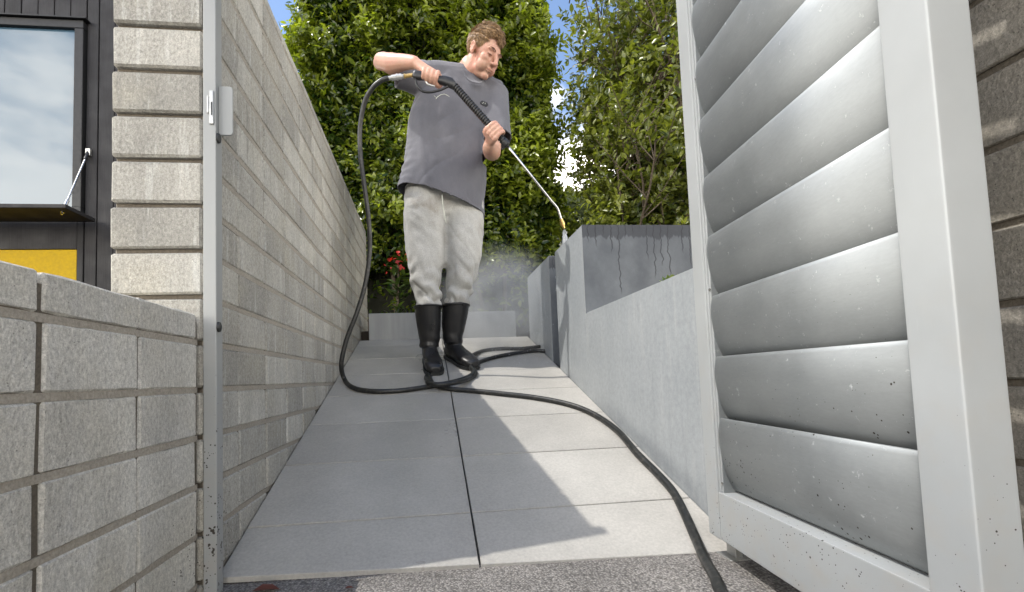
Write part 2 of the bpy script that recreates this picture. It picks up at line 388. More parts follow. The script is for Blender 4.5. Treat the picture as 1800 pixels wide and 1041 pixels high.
t.set(t.b.inputs['Base Color'], t.mix(t.rng(st_, .54, .74, 0, .55), base, (.23, .19, .14)))
M['trousers'] = t.m
M['white_ink'] = plain('pale_print', (.62, .64, .55), .7)
M['patch'] = plain('black_patch', (.012, .012, .014), .5)

# ------------------------------------------------------------------ ground, driveway, ramp
g = bmesh.new(); bmesh.ops.create_grid(g, x_segments=8, y_segments=8, size=400)
for v in g.verts: v.co.z = -.44
tag(link('ground', g, M['soil']), kind='structure')
tag(link('driveway', box_bm(-4, 4, -6, 1.30, -.6, -.392), M['aggregate']), kind='structure')

XL, XR = -.4314, .665
def front_edge(x): return 1.000 - .0395*(x-XL)          # the cut edge of the first row of tiles
ROW0, ROW, XC = 1.1549, .28607, .0950
sub = bmesh.new()                                       # the sloping slab under the tiles
T_END = 3.024
pts = [(XL-.02, 1.004, ramp(1.004)-.012), (XR+.02, .962, ramp(.962)-.012), (XR+.02, T_END, ramp(T_END)-.012), (XL-.02, T_END, ramp(T_END)-.012)]
topv = [sub.verts.new(q) for q in pts]; botv = [sub.verts.new((q[0], q[1], -.7)) for q in pts]
sub.faces.new(topv); sub.faces.new(botv[::-1])
for i in range(4): sub.faces.new((topv[i], botv[i], botv[(i+1) % 4], topv[(i+1) % 4]))
bmesh.ops.recalc_face_normals(sub, faces=sub.faces[:])
pathway = tag(link('path', sub, M['grout']), kind='structure')
G = .0023
rows_y = [None, ROW0]+[ROW0+ROW*i for i in range(1, 7)]+[T_END]
for i in range(8):
    for (xa, xb) in ((XL+.004, XC-G), (XC+G, XR-.002)):
        yb = rows_y[i+1]-G; dz = random.uniform(-.0008, .0008)
        q = []
        for (x, y) in ((xa, front_edge(xa) if i == 0 else rows_y[i]+G), (xb, front_edge(xb) if i == 0 else rows_y[i]+G), (xb, yb), (xa, yb)):
            q.append(V((x, y, ramp(y)+dz)))
        bm = bmesh.new(); tv = [bm.verts.new(v) for v in q]; bv = [bm.verts.new(v-V((0, 0, .011))) for v in q]
        bm.faces.new(tv); bm.faces.new(bv[::-1])
        for k in range(4): bm.faces.new((tv[k], bv[k], bv[(k+1) % 4], tv[(k+1) % 4]))
        bmesh.ops.recalc_face_normals(bm, faces=bm.faces[:])
        bmesh.ops.bevel(bm, geom=[e for e in bm.edges if e.verts[0] in tv and e.verts[1] in tv], offset=.0009, segments=1, affect='EDGES')
        link('tile', bm, M['tile'], pathway)
# the flat landing, the raised beds and the garden behind
tag(link('garden_terrain', box_bm(-1.7, 60, 3.62, 80, -.6, .30), M['soil']), kind='structure')
bed = box_bm(-.43, .95, 3.10, 3.615, -.5, .33)
tag(link('soil_bed', bed, M['soil']), kind='structure')
tag(link('raised_terrace', box_bm(1.31, 3.4, 1.98, 3.58, -.5, .55), M['soil']), kind='structure')

# ------------------------------------------------------------------ block walls
PY, PZ, Y0, Z0 = .1812, .0906, 1.1201, -.2767
def block_meshes(name, dx, dy, dz, bev, jit, n, mat, fine=False):
    out = []
    for i in range(n):
        bm = box_bm(-dx/2, dx/2, -dy/2, dy/2, -dz/2, dz/2)
        if fine:
            bmesh.ops.bisect_plane(bm, geom=bm.verts[:]+bm.edges[:]+bm.faces[:], plane_co=(0, 0, 0), plane_no=(0, 1, 0))
            for k in (-.33, -.17, .17, .33):
                bmesh.ops.bisect_plane(bm, geom=bm.verts[:]+bm.edges[:]+bm.faces[:], plane_co=(0, k*dy, 0), plane_no=(0, 1, 0))
        sharp = [e for e in bm.edges if len(e.link_faces) == 2 and e.calc_face_angle(0) > .5]
        bmesh.ops.bevel(bm, geom=sharp, offset=bev, segments=1, affect='EDGES', profile=.5)
        for v in bm.verts: v.co += V((random.uniform(-jit, jit)*.5, random.uniform(-jit, jit), random.uniform(-jit, jit)))
        me = bpy.data.meshes.new(name); bm.normal_update(); bm.to_mesh(me); bm.free(); me.materials.append(mat); out.append(me)
    return out
def blocks(root, meshes, cells, name='block', jx=.0011):
    for (x, y, z) in cells:
        link(name, random.choice(meshes), None, root, (x+random.uniform(-jx, jx), y+random.uniform(-.0006, .0006), z+random.uniform(-.0006, .0006)))

# tall wall on the left of the ramp
TH = .166; XB = XL-.171                                  # its far face
NJ = 14; WY0 = Y0-PY+.006; WY1 = Y0+PY*(NJ-1)
wall = tag(empty('block_wall', (XL-TH/2, WY0, -.44)), 'tall grey concrete block wall running up the left side of the ramp', 'wall')
link('mortar', box_bm(XL-TH+.006, XL-.0042, WY0+.011, WY1-.006, -.47, 1.07), M['mortar'], wall)
bl = block_meshes('block', TH, PY-.0056, PZ-.0092, .0042, .0009, 5, M['block'], True)
cells = []
for k in range(NJ):
    yc = Y0-PY+PY*(k+.5)+(.003 if k == 0 else 0)
    for i in range(-2, 15):
        zc = Z0+PZ*(i+.5)
        if Z0+PZ*(i+1) < ramp(min(yc+PY/2, T_END))-.03: continue
        cells.append((XL-TH/2, yc, zc))
blocks(wall, bl, cells)
cap = block_meshes('cap_block', TH, PY-.0042, .030, .004, .0008, 3, M['block'], True)
for i in range(-1, 16):                                   # bed joints: flush strips of mortar between the courses
    zj = Z0+PZ*i; ya = WY0+.012
    link('bed_joint', box_bm(XL-TH+.004, XL-.0024, ya, WY1-.004, zj-.0056, zj+.0056), M['mortar_bed'], wall)
blocks(wall, cap, [(XL-TH/2, Y0-PY+PY*(k+.5), Z0+PZ*15+.019) for k in range(NJ)], 'cap_block')

# low wall in front, same plane
low = tag(empty('low_block_wall', (XL-.07, .2, -.44)), 'low grey concrete block wall with half-height top course, nearest on the left', 'wall')
LT = .14; LX = XL-.0035
link('mortar', box_bm(LX-LT+.006, LX-.0032, -.62, WY0-.0065, -.47, .125), M['mortar'], low)
for i in range(-1, 5):
    zj = Z0+PZ*i; link('bed_joint', box_bm(LX-LT+.004, LX-.0014, -.62, WY0-.0064, zj-.0052, zj+.0052), M['mortar_bed'], low)
lb = block_meshes('block', LT, PY-.0078, PZ-.0088, .0032, .0011, 6, M['block_low'], True)
lh = block_meshes('block', LT, PY-.0054, .0485, .0032, .0011, 4, M['block_low'], True)
cells, half = [], []
for k in range(1, 10):
    yc = Y0-PY-PY*(k-.5)
    if yc < -.62: break
    for i in range(-2, 4): cells.append((LX-LT/2, yc-.004 if k == 1 else yc, Z0+PZ*(i+.5)))
    half.append((LX-LT/2, yc-.004 if k == 1 else yc, Z0+PZ*4+.030))
blocks(low, lb, cells); blocks(low, lh, half)

# block wall on the right behind the gate
XW = .750
rw = tag(empty('block_wall', (XW+.06, .25, -.44)), 'shaded block wall behind the open louvred gate at the right edge', 'wall')
RZ, RP = -.2375, .1030
link('mortar', box_bm(XW+.0045, XW+.13, -.6, 1.060, -.47, 1.25), M['mortar'], rw)
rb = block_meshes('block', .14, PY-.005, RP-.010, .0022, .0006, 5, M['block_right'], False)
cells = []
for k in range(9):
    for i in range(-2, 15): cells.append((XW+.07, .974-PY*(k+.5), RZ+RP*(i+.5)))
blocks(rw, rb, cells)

# ------------------------------------------------------------------ rendered planter walls on the right
pl = tag(empty('planter_wall', (XR+.1, 1.5, -.4)), 'pale grey rendered planter wall beside the ramp, low in front and tall behind with wet streaks', 'wall')
ZL, ZT = .2555, .633
WL = 0.115
def extrude(poly, z0, z1):
    bm = bmesh.new(); lo = [bm.verts.new((x, y, z0)) for x, y in poly]; hi = [bm.verts.new((x, y, z1)) for x, y in poly]
    bm.faces.new(lo[::-1]); top = bm.faces.new(hi)
    for i in range(len(poly)): bm.faces.new((lo[i], lo[(i+1) % len(poly)], hi[(i+1) % len(poly)], hi[i]))
    bmesh.ops.recalc_face_normals(bm, faces=bm.faces[:])
    bmesh.ops.bevel(bm, geom=list(top.edges), offset=.0035, segments=2, affect='EDGES'); return bm
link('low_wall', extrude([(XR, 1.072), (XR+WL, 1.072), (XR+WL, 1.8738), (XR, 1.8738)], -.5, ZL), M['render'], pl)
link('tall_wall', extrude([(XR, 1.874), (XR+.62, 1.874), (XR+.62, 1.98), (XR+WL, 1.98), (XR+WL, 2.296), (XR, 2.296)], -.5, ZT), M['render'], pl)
link('planter_soil', box_bm(XR+WL+.002, XR+.62, 1.075, 1.873, -.5, .225), M['soil'], pl)
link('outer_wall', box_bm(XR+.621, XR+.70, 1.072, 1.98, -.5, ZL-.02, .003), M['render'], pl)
p2 = tag(empty('planter_wall', (XR+.1, 2.7, 0)), 'farther grey rendered wall block past the narrow gap beside the wand tip', 'wall')
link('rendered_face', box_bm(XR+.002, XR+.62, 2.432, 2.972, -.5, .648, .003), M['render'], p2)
bw = tag(empty('garden_wall', (.1, 3.06, .25)), 'low flat grey rendered wall across the top end of the ramp', 'wall')
link('rendered_face', box_bm(-.371, .588, 3.027, 3.098, .0, .436, .003), M['render_grey'], bw)

# ------------------------------------------------------------------ gate post on the left
post = tag(empty('gate_post', (-.418, .96, -.39)), 'slim grey metal gate post with strike plate against the left block wall', 'post')
link('post_tube', box_bm(-.4285, -.4045, .944, .972, -.392, 1.108, .0016, 2), M['post_paint'], post, smooth=False)
def rounded_plate(x0, x1, y0, y1, z0, z1, rad):
    bm = bmesh.new(); P = []
    for (cx, cz, a0) in ((x1-rad, z1-rad, 0), (x0+.002, z1-.002, 90), (x0+.002, z0+.002, 180), (x1-rad, z0+rad, 270)):
        rad_ = rad if cx == x1-rad else .002
        for k in range(6):
            a = math.radians(a0+90*k/5); P.append((cx+rad_*math.cos(a), cz+rad_*math.sin(a)))
    f = [bm.verts.new((x, y0, z)) for x, z in P]; b = [bm.verts.new((x, y1, z)) for x, z in P]
    bm.faces.new(f); bm.faces.new(b[::-1])
    for i in range(len(P)): bm.faces.new((f[i], b[i], b[(i+1) % len(P)], f[(i+1) % len(P)]))
    bmesh.ops.recalc_face_normals(bm, faces=bm.faces[:]); return bm
zt, zb = at(390, 152, .957).z, at(390, 237, .957).z
link('stop_plate', rounded_plate(-.4042, -.378, .957, .961, zb, zt, .006), M['post_paint'], post)
sp = link('strike_plate', merge(box_bm(-.4160, -.4075, .9405, .9438, at(380, 220, .945).z, at(380, 161, .945).z, .0012),
                                box_bm(-.4205, -.4162, .9405, .9438, at(380, 201, .945).z, at(380, 170, .945).z, .0012)), M['galv'], post)
link('strike_slot', box_bm(-.4118, -.4095, .9396, .9404, at(380, 205, .945).z, at(380, 182, .945).z), M['black_plastic'], sp)
for (px, py) in ((383.5, 243), (385.5, 575)):
    c = at(px, py, .950); bm = bmesh.new()
    tube_bm([V((-.4044, .951, c.z)), V((-.400, .951, c.z)), V((-.3985, .951, c.z))], [.0075, .0070, .004], 14, True, bm)
    for v in bm.verts: v.co.z = c.z+(v.co.z-c.z)*1.35
    link('bump_stop', bm, M['black_rubber'], post, smooth=False)

# ------------------------------------------------------------------ louvred gate, standing open on the right
GO = V((.585, .951, 0)); GT = V((-.0990, -.9951, 0)); GN = V((-.9951, .0990, 0))     # far end, towards the camera, outward
def gp(tt, dep, z): return GO + GT*tt - GN*dep + V((0, 0, z))
def gbox(t0, t1, d0, d1, z0, z1, bev=.0016, seg=2):
    bm = box_bm(t0, t1, d0, d1, z0, z1, bev, seg)
    for v in bm.verts: v.co = gp(v.co.x, v.co.y, v.co.z)
    bmesh.ops.recalc_face_normals(bm, faces=bm.faces[:])
    return bm
gate = tag(empty('louvred_gate', (GO.x, GO.y, -.35)), 'pale metal gate with curved horizontal aluminium louvres standing open on the right', 'gate')
GZ0, GZ1, GW = -.347, 1.22, .5445
link('stile', gbox(0, .0465, 0, .047, GZ0, GZ1, .0022), M['gate_paint'], gate)
link('stile', gbox(.4885, GW, 0, .047, GZ0, GZ1, .0030, 3), M['gate_paint'], gate)
link('bottom_rail', gbox(.0467, .4883, .0012, .0455, GZ0+.0006, -.250, .0018), M['gate_paint'], gate)
link('top_rail', gbox(.0467, .4883, .0012, .0455, 1.125, GZ1-.0006, .0018), M['gate_paint'], gate)
link('side_channel', merge(gbox(.0468, .0535, .0035, .042, -.2495, 1.1245, .0008), gbox(.0537, .0575, .0065, .042, -.2495, 1.1245, .0006)), M['gate_paint'], gate)
link('end_plate', gbox(.0577, .0590, .007, .042, -.2495, 1.1245, .0004, 1), M['blade'], gate)
LP = .12555
def blade_mesh(z0, z1):
    h = z1-z0; prof = [(.0180, z1-.004), (.0135, z1+.0032), (.0100, z1+.0042)]
    for i in range(0, 25):
        q = i/24
        if q < .26: d = .0036+.0046*(1-q/.26)**2
        else: d = .0036+.0350*(1-math.sqrt(max(1-((q-.26)/.745)**2, 0)))**.92
        prof.append((d, z1+.003-(h+.003)*q))
    prof += [(prof[-1][0]+.0035, z0+.002)]
    back = [(d+.0016, z) for d, z in prof[::-1]]
    bm = bmesh.new(); A = []; 
    for tt in (.0592, .4884): A.append([bm.verts.new(gp(tt, d, z)) for d, z in prof+back])
    n = len(A[0])
    for i in range(n): bm.faces.new((A[0][i], A[0][(i+1) % n], A[1][(i+1) % n], A[1][i]))
    bm.faces.new(A[0][::-1]); bm.faces.new(A[1])
    bmesh.ops.recalc_face_normals(bm, faces=bm.faces[:])
    return bm
for i in range(0, 11):
    zt_ = -.104+LP*i
    z0_ = zt_-LP-.005 if i else -.2485
    b = link('louvre_blade', blade_mesh(z0_, min(zt_, 1.123)), M['blade'], gate)
    for f in b.data.polygons: f.use_smooth = f.area < 1 and len(f.vertices) == 4
for z in (-.232, .165, .62):
    c = gp(.0536, -.0002, z); bm = bmesh.new(); c1 = gp(.0555, .0063, z)
    tube_bm([c1, c1+GN*.0014, c1+GN*.0024], [.0034, .0033, .0015], 12, True, bm); link('screw', bm, M['steel'], gate)
hb = tag(link('gate_stop', merge(box_bm(.618, .634, .915, .945, -.394, -.352, .001), box_bm(.600, .645, .905, .955, -.396, -.389, .001)), M['galv']), 'short metal stop under the hinge end of the open gate', 'gate stop')

# ------------------------------------------------------------------ dark timber house on the left
HY = 4.5
house = tag(empty('house', (-3.6, HY, -.4)), 'black timber house with a large window behind the low block wall at left', 'house')
wx1 = -3.06; wz1, wz0 = 3.41, 1.60          # window outer edge
HX0, HX1, HZ1 = -8.0, -2.40, 4.9
BWD = .1385
link('wall', merge(box_bm(HX0, HX1, HY+.05, HY+.30, -.44, HZ1)), M['frame_dark'], house)
x = HX1
k = 0
bd = {}
def board(x0, x1, z0, z1):
    bm = box_bm(x0+.004, x1-.004, HY+random.uniform(-.002, .002), HY+.049, z0, z1, .003)
    link('cladding_board', bm, M['wood_black'], house)
while x-BWD > wx1+.01:
    board(x-BWD, x, -.42, HZ1); x -= BWD
board(wx1+.003, x, -.42, HZ1)
x = wx1
while x > -5.6:
    board(x-BWD, x, wz1+.02, HZ1)
    x -= BWD
link('wall_side', box_bm(HX0, -5.62, HY-.01, HY+.049, -.42, HZ1), M['wood_black'], house)
WX0 = -5.6
wf = link('window', merge(box_bm(WX0, wx1, HY-.045, HY+.0485, wz1-.075, wz1, .004), box_bm(WX0, wx1, HY-.045, HY+.0485, wz0-.005, wz0+.055, .004),
      box_bm(wx1-.075, wx1-.001, HY-.043, HY+.048, wz0+.0555, wz1-.0755, .004), box_bm(WX0+.001, WX0+.07, HY-.043, HY+.048, wz0+.0555, wz1-.0755, .004)), M['frame_dark'], house)
link('pane', box_bm(WX0+.06, wx1-.066, HY-.012, HY-.004, wz0+.045, wz1-.066), M['glass'], wf)
link('window_head', box_bm(WX0-.03, wx1+.035, HY-.07, HY-.0035, wz1+.003, wz1+.018, .002), M['frame_dark'], house)
# serving hatch below the window: a flap held out by a steel stay, a yellow panel under it
link('hatch_flap', box_bm(WX0, -2.93, HY-.40, HY-.05, 1.515, 1.55, .004), M['wood_black'], house)
link('hatch_board', box_bm(WX0, -3.115, HY-.004, HY+.046, 1.285, 1.594, .003), M['wood_black'], house)
link('yellow_panel', box_bm(WX0, -3.12, HY+.006, HY+.046, .0, 1.282, .003), M['yellow'], house)
link('jamb_board', box_bm(-3.112, wx1-.002, HY-.006, HY+.0475, -.42, 1.594, .003), M['wood_black'], house)
a, b = at(155, 268, HY-.02), at(108, 377, HY-.33)
st = link('stay', tube_bm([a, b], .008, 10), M['steel'], house)
d = (b-a).normalized()
link('stay_end', tube_bm([b-d*.16, b-d*.02], .014, 10), M['steel'], st); link('stay_end', tube_bm([a, a+d*.09], .014, 10), M['black_plastic'], st)
link('stay_bracket', box_bm(a.x-.02, a.x+.02, HY-.03, HY-.003, a.z-.03, a.z+.035, .003), M['galv'], house)
link('roof', merge(box_bm(HX0-.2, HX1+.06, HY-.25, HY+3.2, HZ1+.002, HZ1+.12, .01)), M['frame_dark'], house)

# ------------------------------------------------------------------ foliage
def leaves_mesh(name, P, D, N, L, W, tone, dip=.12):
    """P base points, D directions, N face normals, L lengths, W half widths: five-vertex folded leaves"""
    D = D/np.linalg.norm(D, axis=1, keepdims=True); S = np.cross(D, N); S /= np.linalg.norm(S, axis=1, keepdims=True)+1e-9
    N = np.cross(S, D); L = L[:, None]; W = W[:, None]; n = len(P)
    v = np.empty((n, 7, 3))
    v[:, 0] = P; v[:, 1] = P+D*L*.33+S*W*.92+N*L*dip*.6; v[:, 2] = P+D*L*.70+S*W*.72+N*L*dip*.25; v[:, 3] = P+D*L-N*L*dip*.9
    v[:, 4] = P+D*L*.70-S*W*.72+N*L*dip*.25; v[:, 5] = P+D*L*.33-S*W*.92+N*L*dip*.6; v[:, 6] = P+D*L*.52-N*L*dip*.25
    f = np.array([[0, 6, 1], [1, 6, 2], [2, 6, 3], [3, 6, 4], [4, 6, 5], [5, 6, 0]])
    idx = (np.arange(n)[:, None, None]*7+f[None]).reshape(-1)
    me = bpy.data.meshes.new(name); me.vertices.add(n*7); me.vertices.foreach_set('co', v.reshape(-1))
    me.loops.add(len(idx)); me.loops.foreach_set('vertex_index', idx.astype(np.int32))
    me.polygons.add(n*6); me.polygons.foreach_set('loop_start', np.arange(0, n*18, 3, dtype=np.int32))
    me.update(); me.polygons.foreach_set('use_smooth', [True]*(n*6))
    at_ = me.attributes.new('tone', 'FLOAT', 'POINT'); at_.data.foreach_set('value', np.repeat(tone, 7).astype(np.float32))
    me.validate(); return me
def unit(a): return a/(np.linalg.norm(a, axis=1, keepdims=True)+1e-9)
def fbm(P, s, seed=0.):
    return np.array([mnoise.fractal(V((p[0]*s+seed, p[1]*s, p[2]*s)), 1., 2., 3) for p in P])
def hedge_leaves(n_tw, x0, x1, yf, yb, z0, z1, L0, per, side=True, lumps=.10, seed=0.):
    """twigs on the skin of a clipped hedge, each with a handful of leaves"""
    sel = rng.random(n_tw); W_, H_, Dp = x1-x0, z1-z0, yb-yf
    area = np.array([W_*H_, Dp*H_*1., Dp*H_*1., Dp*W_]); area = area/area.sum(); cum = np.cumsum(area)
    face = np.searchsorted(cum, sel)
    u, w = rng.random(n_tw), rng.random(n_tw)
    P = np.zeros((n_tw, 3)); O = np.zeros((n_tw, 3))
    for k in range(4):
        m = face == k
        if k == 0: P[m] = np.stack([x0+u[m]*W_, np.full(m.sum(), yf), z0+w[m]*H_], 1); O[m] = (0, -1, 0)
        if k == 1: P[m] = np.stack([np.full(m.sum(), x0), yf+u[m]*Dp, z0+w[m]*H_], 1); O[m] = (-1, 0, 0)
        if k == 2: P[m] = np.stack([np.full(m.sum(), x1), yf+u[m]*Dp, z0+w[m]*H_], 1); O[m] = (1, 0, 0)
        if k == 3: P[m] = np.stack([x0+u[m]*W_, yf+w[m]*Dp, np.full(m.sum(), z1)], 1); O[m] = (0, 0, 1)
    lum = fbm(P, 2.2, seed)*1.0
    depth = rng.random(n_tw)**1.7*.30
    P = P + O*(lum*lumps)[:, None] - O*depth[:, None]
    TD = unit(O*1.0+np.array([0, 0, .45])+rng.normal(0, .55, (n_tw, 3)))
    tone_t = np.clip(.34+lum*.8+rng.normal(0, .26, n_tw)-depth*1.1, 0, 1)  # deeper leaves and hollows darker: gap shade put into the leaf tone
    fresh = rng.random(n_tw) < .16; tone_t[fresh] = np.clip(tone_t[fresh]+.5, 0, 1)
    Ps, Ds, Ns, Ls, Ts = [], [], [], [], []
    for j in range(per):
        base = P+TD*((j-.5*per)*L0*.42)[..., None] if False else P+TD*(j-.3*per)*L0*.36
        perp = unit(np.cross(TD, rng.normal(0, 1, (n_tw, 3))))
        d = unit(TD*.55+perp*1.0+np.array([0, 0, -.18])+rng.normal(0, .2, (n_tw, 3)))
        nn = unit(O*.75+np.array([0, 0, .65])+TD*.2+rng.normal(0, .5, (n_tw, 3)))
        Ps.append(base); Ds.append(d); Ns.append(nn); Ls.append(L0*rng.uniform(.65, 1.2, n_tw)); Ts.append(np.clip(tone_t+rng.normal(0, .12, n_tw), 0, 1))
    P, D, N, L, T = map(np.concatenate, (Ps, Ds, Ns, Ls, Ts))
    return P, D, N, L, L*rng.uniform(.21, .29, len(L)), T
hg = tag(empty('hedge', (.1, 4.2, .3)), 'tall dense clipped evergreen hedge filling the view behind the man', 'hedge')
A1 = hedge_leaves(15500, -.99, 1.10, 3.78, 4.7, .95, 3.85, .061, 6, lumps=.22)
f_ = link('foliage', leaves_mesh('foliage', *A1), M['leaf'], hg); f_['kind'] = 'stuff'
# sparse underside: a few leaves hanging in the dark
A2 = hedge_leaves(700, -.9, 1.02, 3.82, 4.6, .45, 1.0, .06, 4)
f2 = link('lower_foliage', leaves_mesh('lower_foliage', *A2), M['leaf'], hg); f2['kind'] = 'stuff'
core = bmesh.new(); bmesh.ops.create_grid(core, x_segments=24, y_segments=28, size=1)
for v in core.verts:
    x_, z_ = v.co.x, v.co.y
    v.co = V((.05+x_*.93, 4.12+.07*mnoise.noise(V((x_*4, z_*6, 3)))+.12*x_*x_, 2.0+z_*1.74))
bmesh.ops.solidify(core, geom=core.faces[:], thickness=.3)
link('core_filler', core, M['core'], hg)  # solid dark core added to stop sky and light coming through the leaves
for i in range(9):
    x_ = -.9+i*.23+random.uniform(-.05, .05); y_ = 3.97+random.uniform(-.06, .06)
    P = catmull([(x_, y_, .3), (x_+random.uniform(-.05, .05), y_-.02, .6), (x_+random.uniform(-.12, .12), y_+.05, 1.1), (x_+random.uniform(-.2, .2), y_+.05, 1.7)], 4)
    link('stem', tube_bm(P, [.024-.012*k/len(P) for k in range(len(P))], 7), M['bark'], hg, smooth=True)
# ragged sprays of new growth at the top right of the hedge
def spray_leaves(base_pts, dirs, n, L0, spread, tone0, yellow=.2):
    Ps, Ds, Ns, Ls, Ts = [], [], [], [], []
    for b, d, ln in base_pts:
        b, d = np.array(b), np.array(d)/np.linalg.norm(d)
        for j in range(n):
            q = (j+rng.random())/n
            pp = b+d*ln*q
            perp = np.cross(d, rng.normal(0, 1, 3)); perp /= np.linalg.norm(perp)+1e-9
            Ps.append(pp+rng.normal(0, .004, 3)); Ds.append(d*.55+perp*spread+np.array([0, 0, .05])); Ns.append(np.array([-.3, -.4, .85])+rng.normal(0, .55, 3))
            Ls.append(L0*rng.uniform(.6, 1.15)); Ts.append(np.clip(tone0+rng.normal(0, .2)+(.45 if rng.random() < yellow else 0), 0, 1))
    P, D, N, L, T = (np.array(a) for a in (Ps, Ds, Ns, Ls, Ts))
    return P, D, N, L, L*rng.uniform(.22, .3, len(L)), T
sp_ = []
for i in range(130):
    z_ = rng.uniform(1.5, 3.7); sp_.append(((1.06+rng.normal(0, .05), 3.85+rng.uniform(-.1, .6), z_), (rng.uniform(.3, 1.), rng.normal(-.2, .4), rng.uniform(.1, 1.1)), rng.uniform(.08, .22)))
for i in range(60):
    z_ = rng.uniform(1.4, 3.8); sp_.append(((-.97+rng.normal(0, .04), 3.85+rng.uniform(-.1, .5), z_), (-rng.uniform(.3, 1.), rng.normal(-.2, .4), rng.uniform(.1, 1.1)), rng.uniform(.04, .10)))
f3 = link('new_growth', leaves_mesh('new_growth', *spray_leaves(sp_, None, 9, .062, .9, .45, .3)), M['leaf'], hg); f3['kind'] = 'stuff'

# open shrub tree on the right
tree = tag(empty('shrub_tree', (1.72, 3.45, .55)), 'loose many-stemmed shrub tree with sky showing through, above the tall planter wall', 'tree')
random.seed(11); branches = []; twigs = []
def grow(p, d, ln, rad, lev):
    P = [V(p)]; dd = V(d).normalized(); n = 5
    for i in range(n):
        dd = (dd+V((random.gauss(0, .11), random.gauss(0, .11), random.gauss(.05, .08)))).normalized(); P.append(P[-1]+dd*(ln/n))
    branches.append((P, [rad*(1-.55*i/n) for i in range(n+1)], lev))
    if lev >= 2: twigs.append((P[1], (P[-1]-P[1]), (P[-1]-P[1]).length*1.1))
    if lev < 3:
        m = (12, 7, 4)[lev]
        for j in range(m):
            q = random.uniform(.12, 1.)
            i = min(int(q*n), n-1); pp = P[i].lerp(P[i+1], q*n-i)
            a = random.uniform(0, 2*math.pi); side = V((math.cos(a), math.sin(a)*.8, random.uniform(-.15, .75)))
            grow(pp, (dd*.55+side*.85), ln*(.42, .50, .55)[lev]*random.uniform(.75, 1.2), rad*.5, lev+1)
for (bx, by, dx, dy, ln) in ((1.66, 3.42, -.03, .0, 2.5), (1.74, 3.50, .14, .05, 2.7), (1.66, 3.55, -.02, .05, 2.1), (1.80, 3.40, .32, -.08, 2.2), (1.70, 3.62, .02, .12, 2.9), (2.10, 3.55, .2, .0, 2.4), (1.66, 3.52, -.06, .0, 1.5), (2.3, 3.6, .1, 0, 2.2), (1.95, 3.6, .0, 0, 2.5), (1.75, 3.6, -.05, 0, 1.3), (2.05, 3.5, .05, 0, 1.4)):
    grow((bx, by, .5), (dx, dy, 1), ln, .022, 0)
def inside(P): return min(p.x-.20*(p.y-3.5) for p in P) > 1.10+.30*random.random() and max(p.y for p in P) < 4.6
branches = [b for b in branches if inside([q_+V((-.06 if b[2] else 0, 0, 0)) for q_ in b[0]])]
twigs = [t_ for t_ in twigs if inside((t_[0], t_[0]+t_[1])) and random.random() > .52*min(max((t_[0].z-1.6)/1.4, 0), 1)*(1.25 if t_[0].x < 1.55 else .8)]
tb = bmesh.new()
for P, Rr, lev in branches:
    if lev <= 1: tube_bm(P, Rr, 6 if lev == 0 else 4, False, tb)
link('trunk', tb, M['bark'], tree, smooth=True)
tb = bmesh.new()
for P, Rr, lev in branches:
    if lev == 2: tube_bm([P[0], P[2], P[-1]], [Rr[0], Rr[2], Rr[-1]], 3, False, tb)
o_ = link('twigs', tb, M['bark'], tree); o_['kind'] = 'stuff'
tw = [(tuple(a), tuple(b), c) for a, b, c in twigs]
random.shuffle(tw); print('twigs', len(tw))
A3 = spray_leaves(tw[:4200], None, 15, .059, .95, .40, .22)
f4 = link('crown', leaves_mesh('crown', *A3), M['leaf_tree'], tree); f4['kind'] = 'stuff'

# low bushy growth at the tree's foot
A6 = hedge_leaves(900, 1.36, 2.5, 3.18, 3.75, .56, 1.28, .058, 6, lumps=.3)
f6 = link('low_growth', leaves_mesh('low_growth', *A6), M['leaf_tree'], tree); f6['kind'] = 'stuff'
# rounded hedge farther back
fh = tag(empty('hedge', (2.3, 6.6, .3)), 'distant rounded pale green hedge seen in the gap right of the wand', 'hedge')
n_ = 15000; th = rng.uniform(0, math.pi, n_); xx = rng.uniform(1.6, 3.4, n_)
rad = .9+.05*rng.normal(0, 1, n_); zt_ = 2.74+.10*np.sin(xx*1.7)
P = np.stack([xx, 6.7+np.cos(th)*rad*.8, zt_-.9+np.sin(th)*rad-(rng.random(n_)**2)*.1], 1)
O = np.stack([np.zeros(n_), np.cos(th), np.sin(th)], 1)
low_ = rng.random(n_) < .35; P[low_, 2] = rng.uniform(1.2, 1.95, low_.sum()); P[low_, 1] = 5.98+rng.normal(0, .04, low_.sum()); O[low_] = (0, -1, .2)
L = rng.uniform(.045, .08, n_)
f5 = link('foliage', leaves_mesh('foliage', P, unit(O*.6+rng.normal(0, .6, (n_, 3))), unit(O+rng.normal(0, .4, (n_, 3))), L, L*.3, np.clip(rng.normal(.5, .25, n_), 0, 1)), M['leaf_far'], fh); f5['kind'] = 'stuff'
cb = box_bm(1.2, 4.6, 6.05, 7.3, .3, 2.52, .35, 4); link('core_filler', cb, plain('far_hedge_inside', (.05, .065, .018), .9), fh)

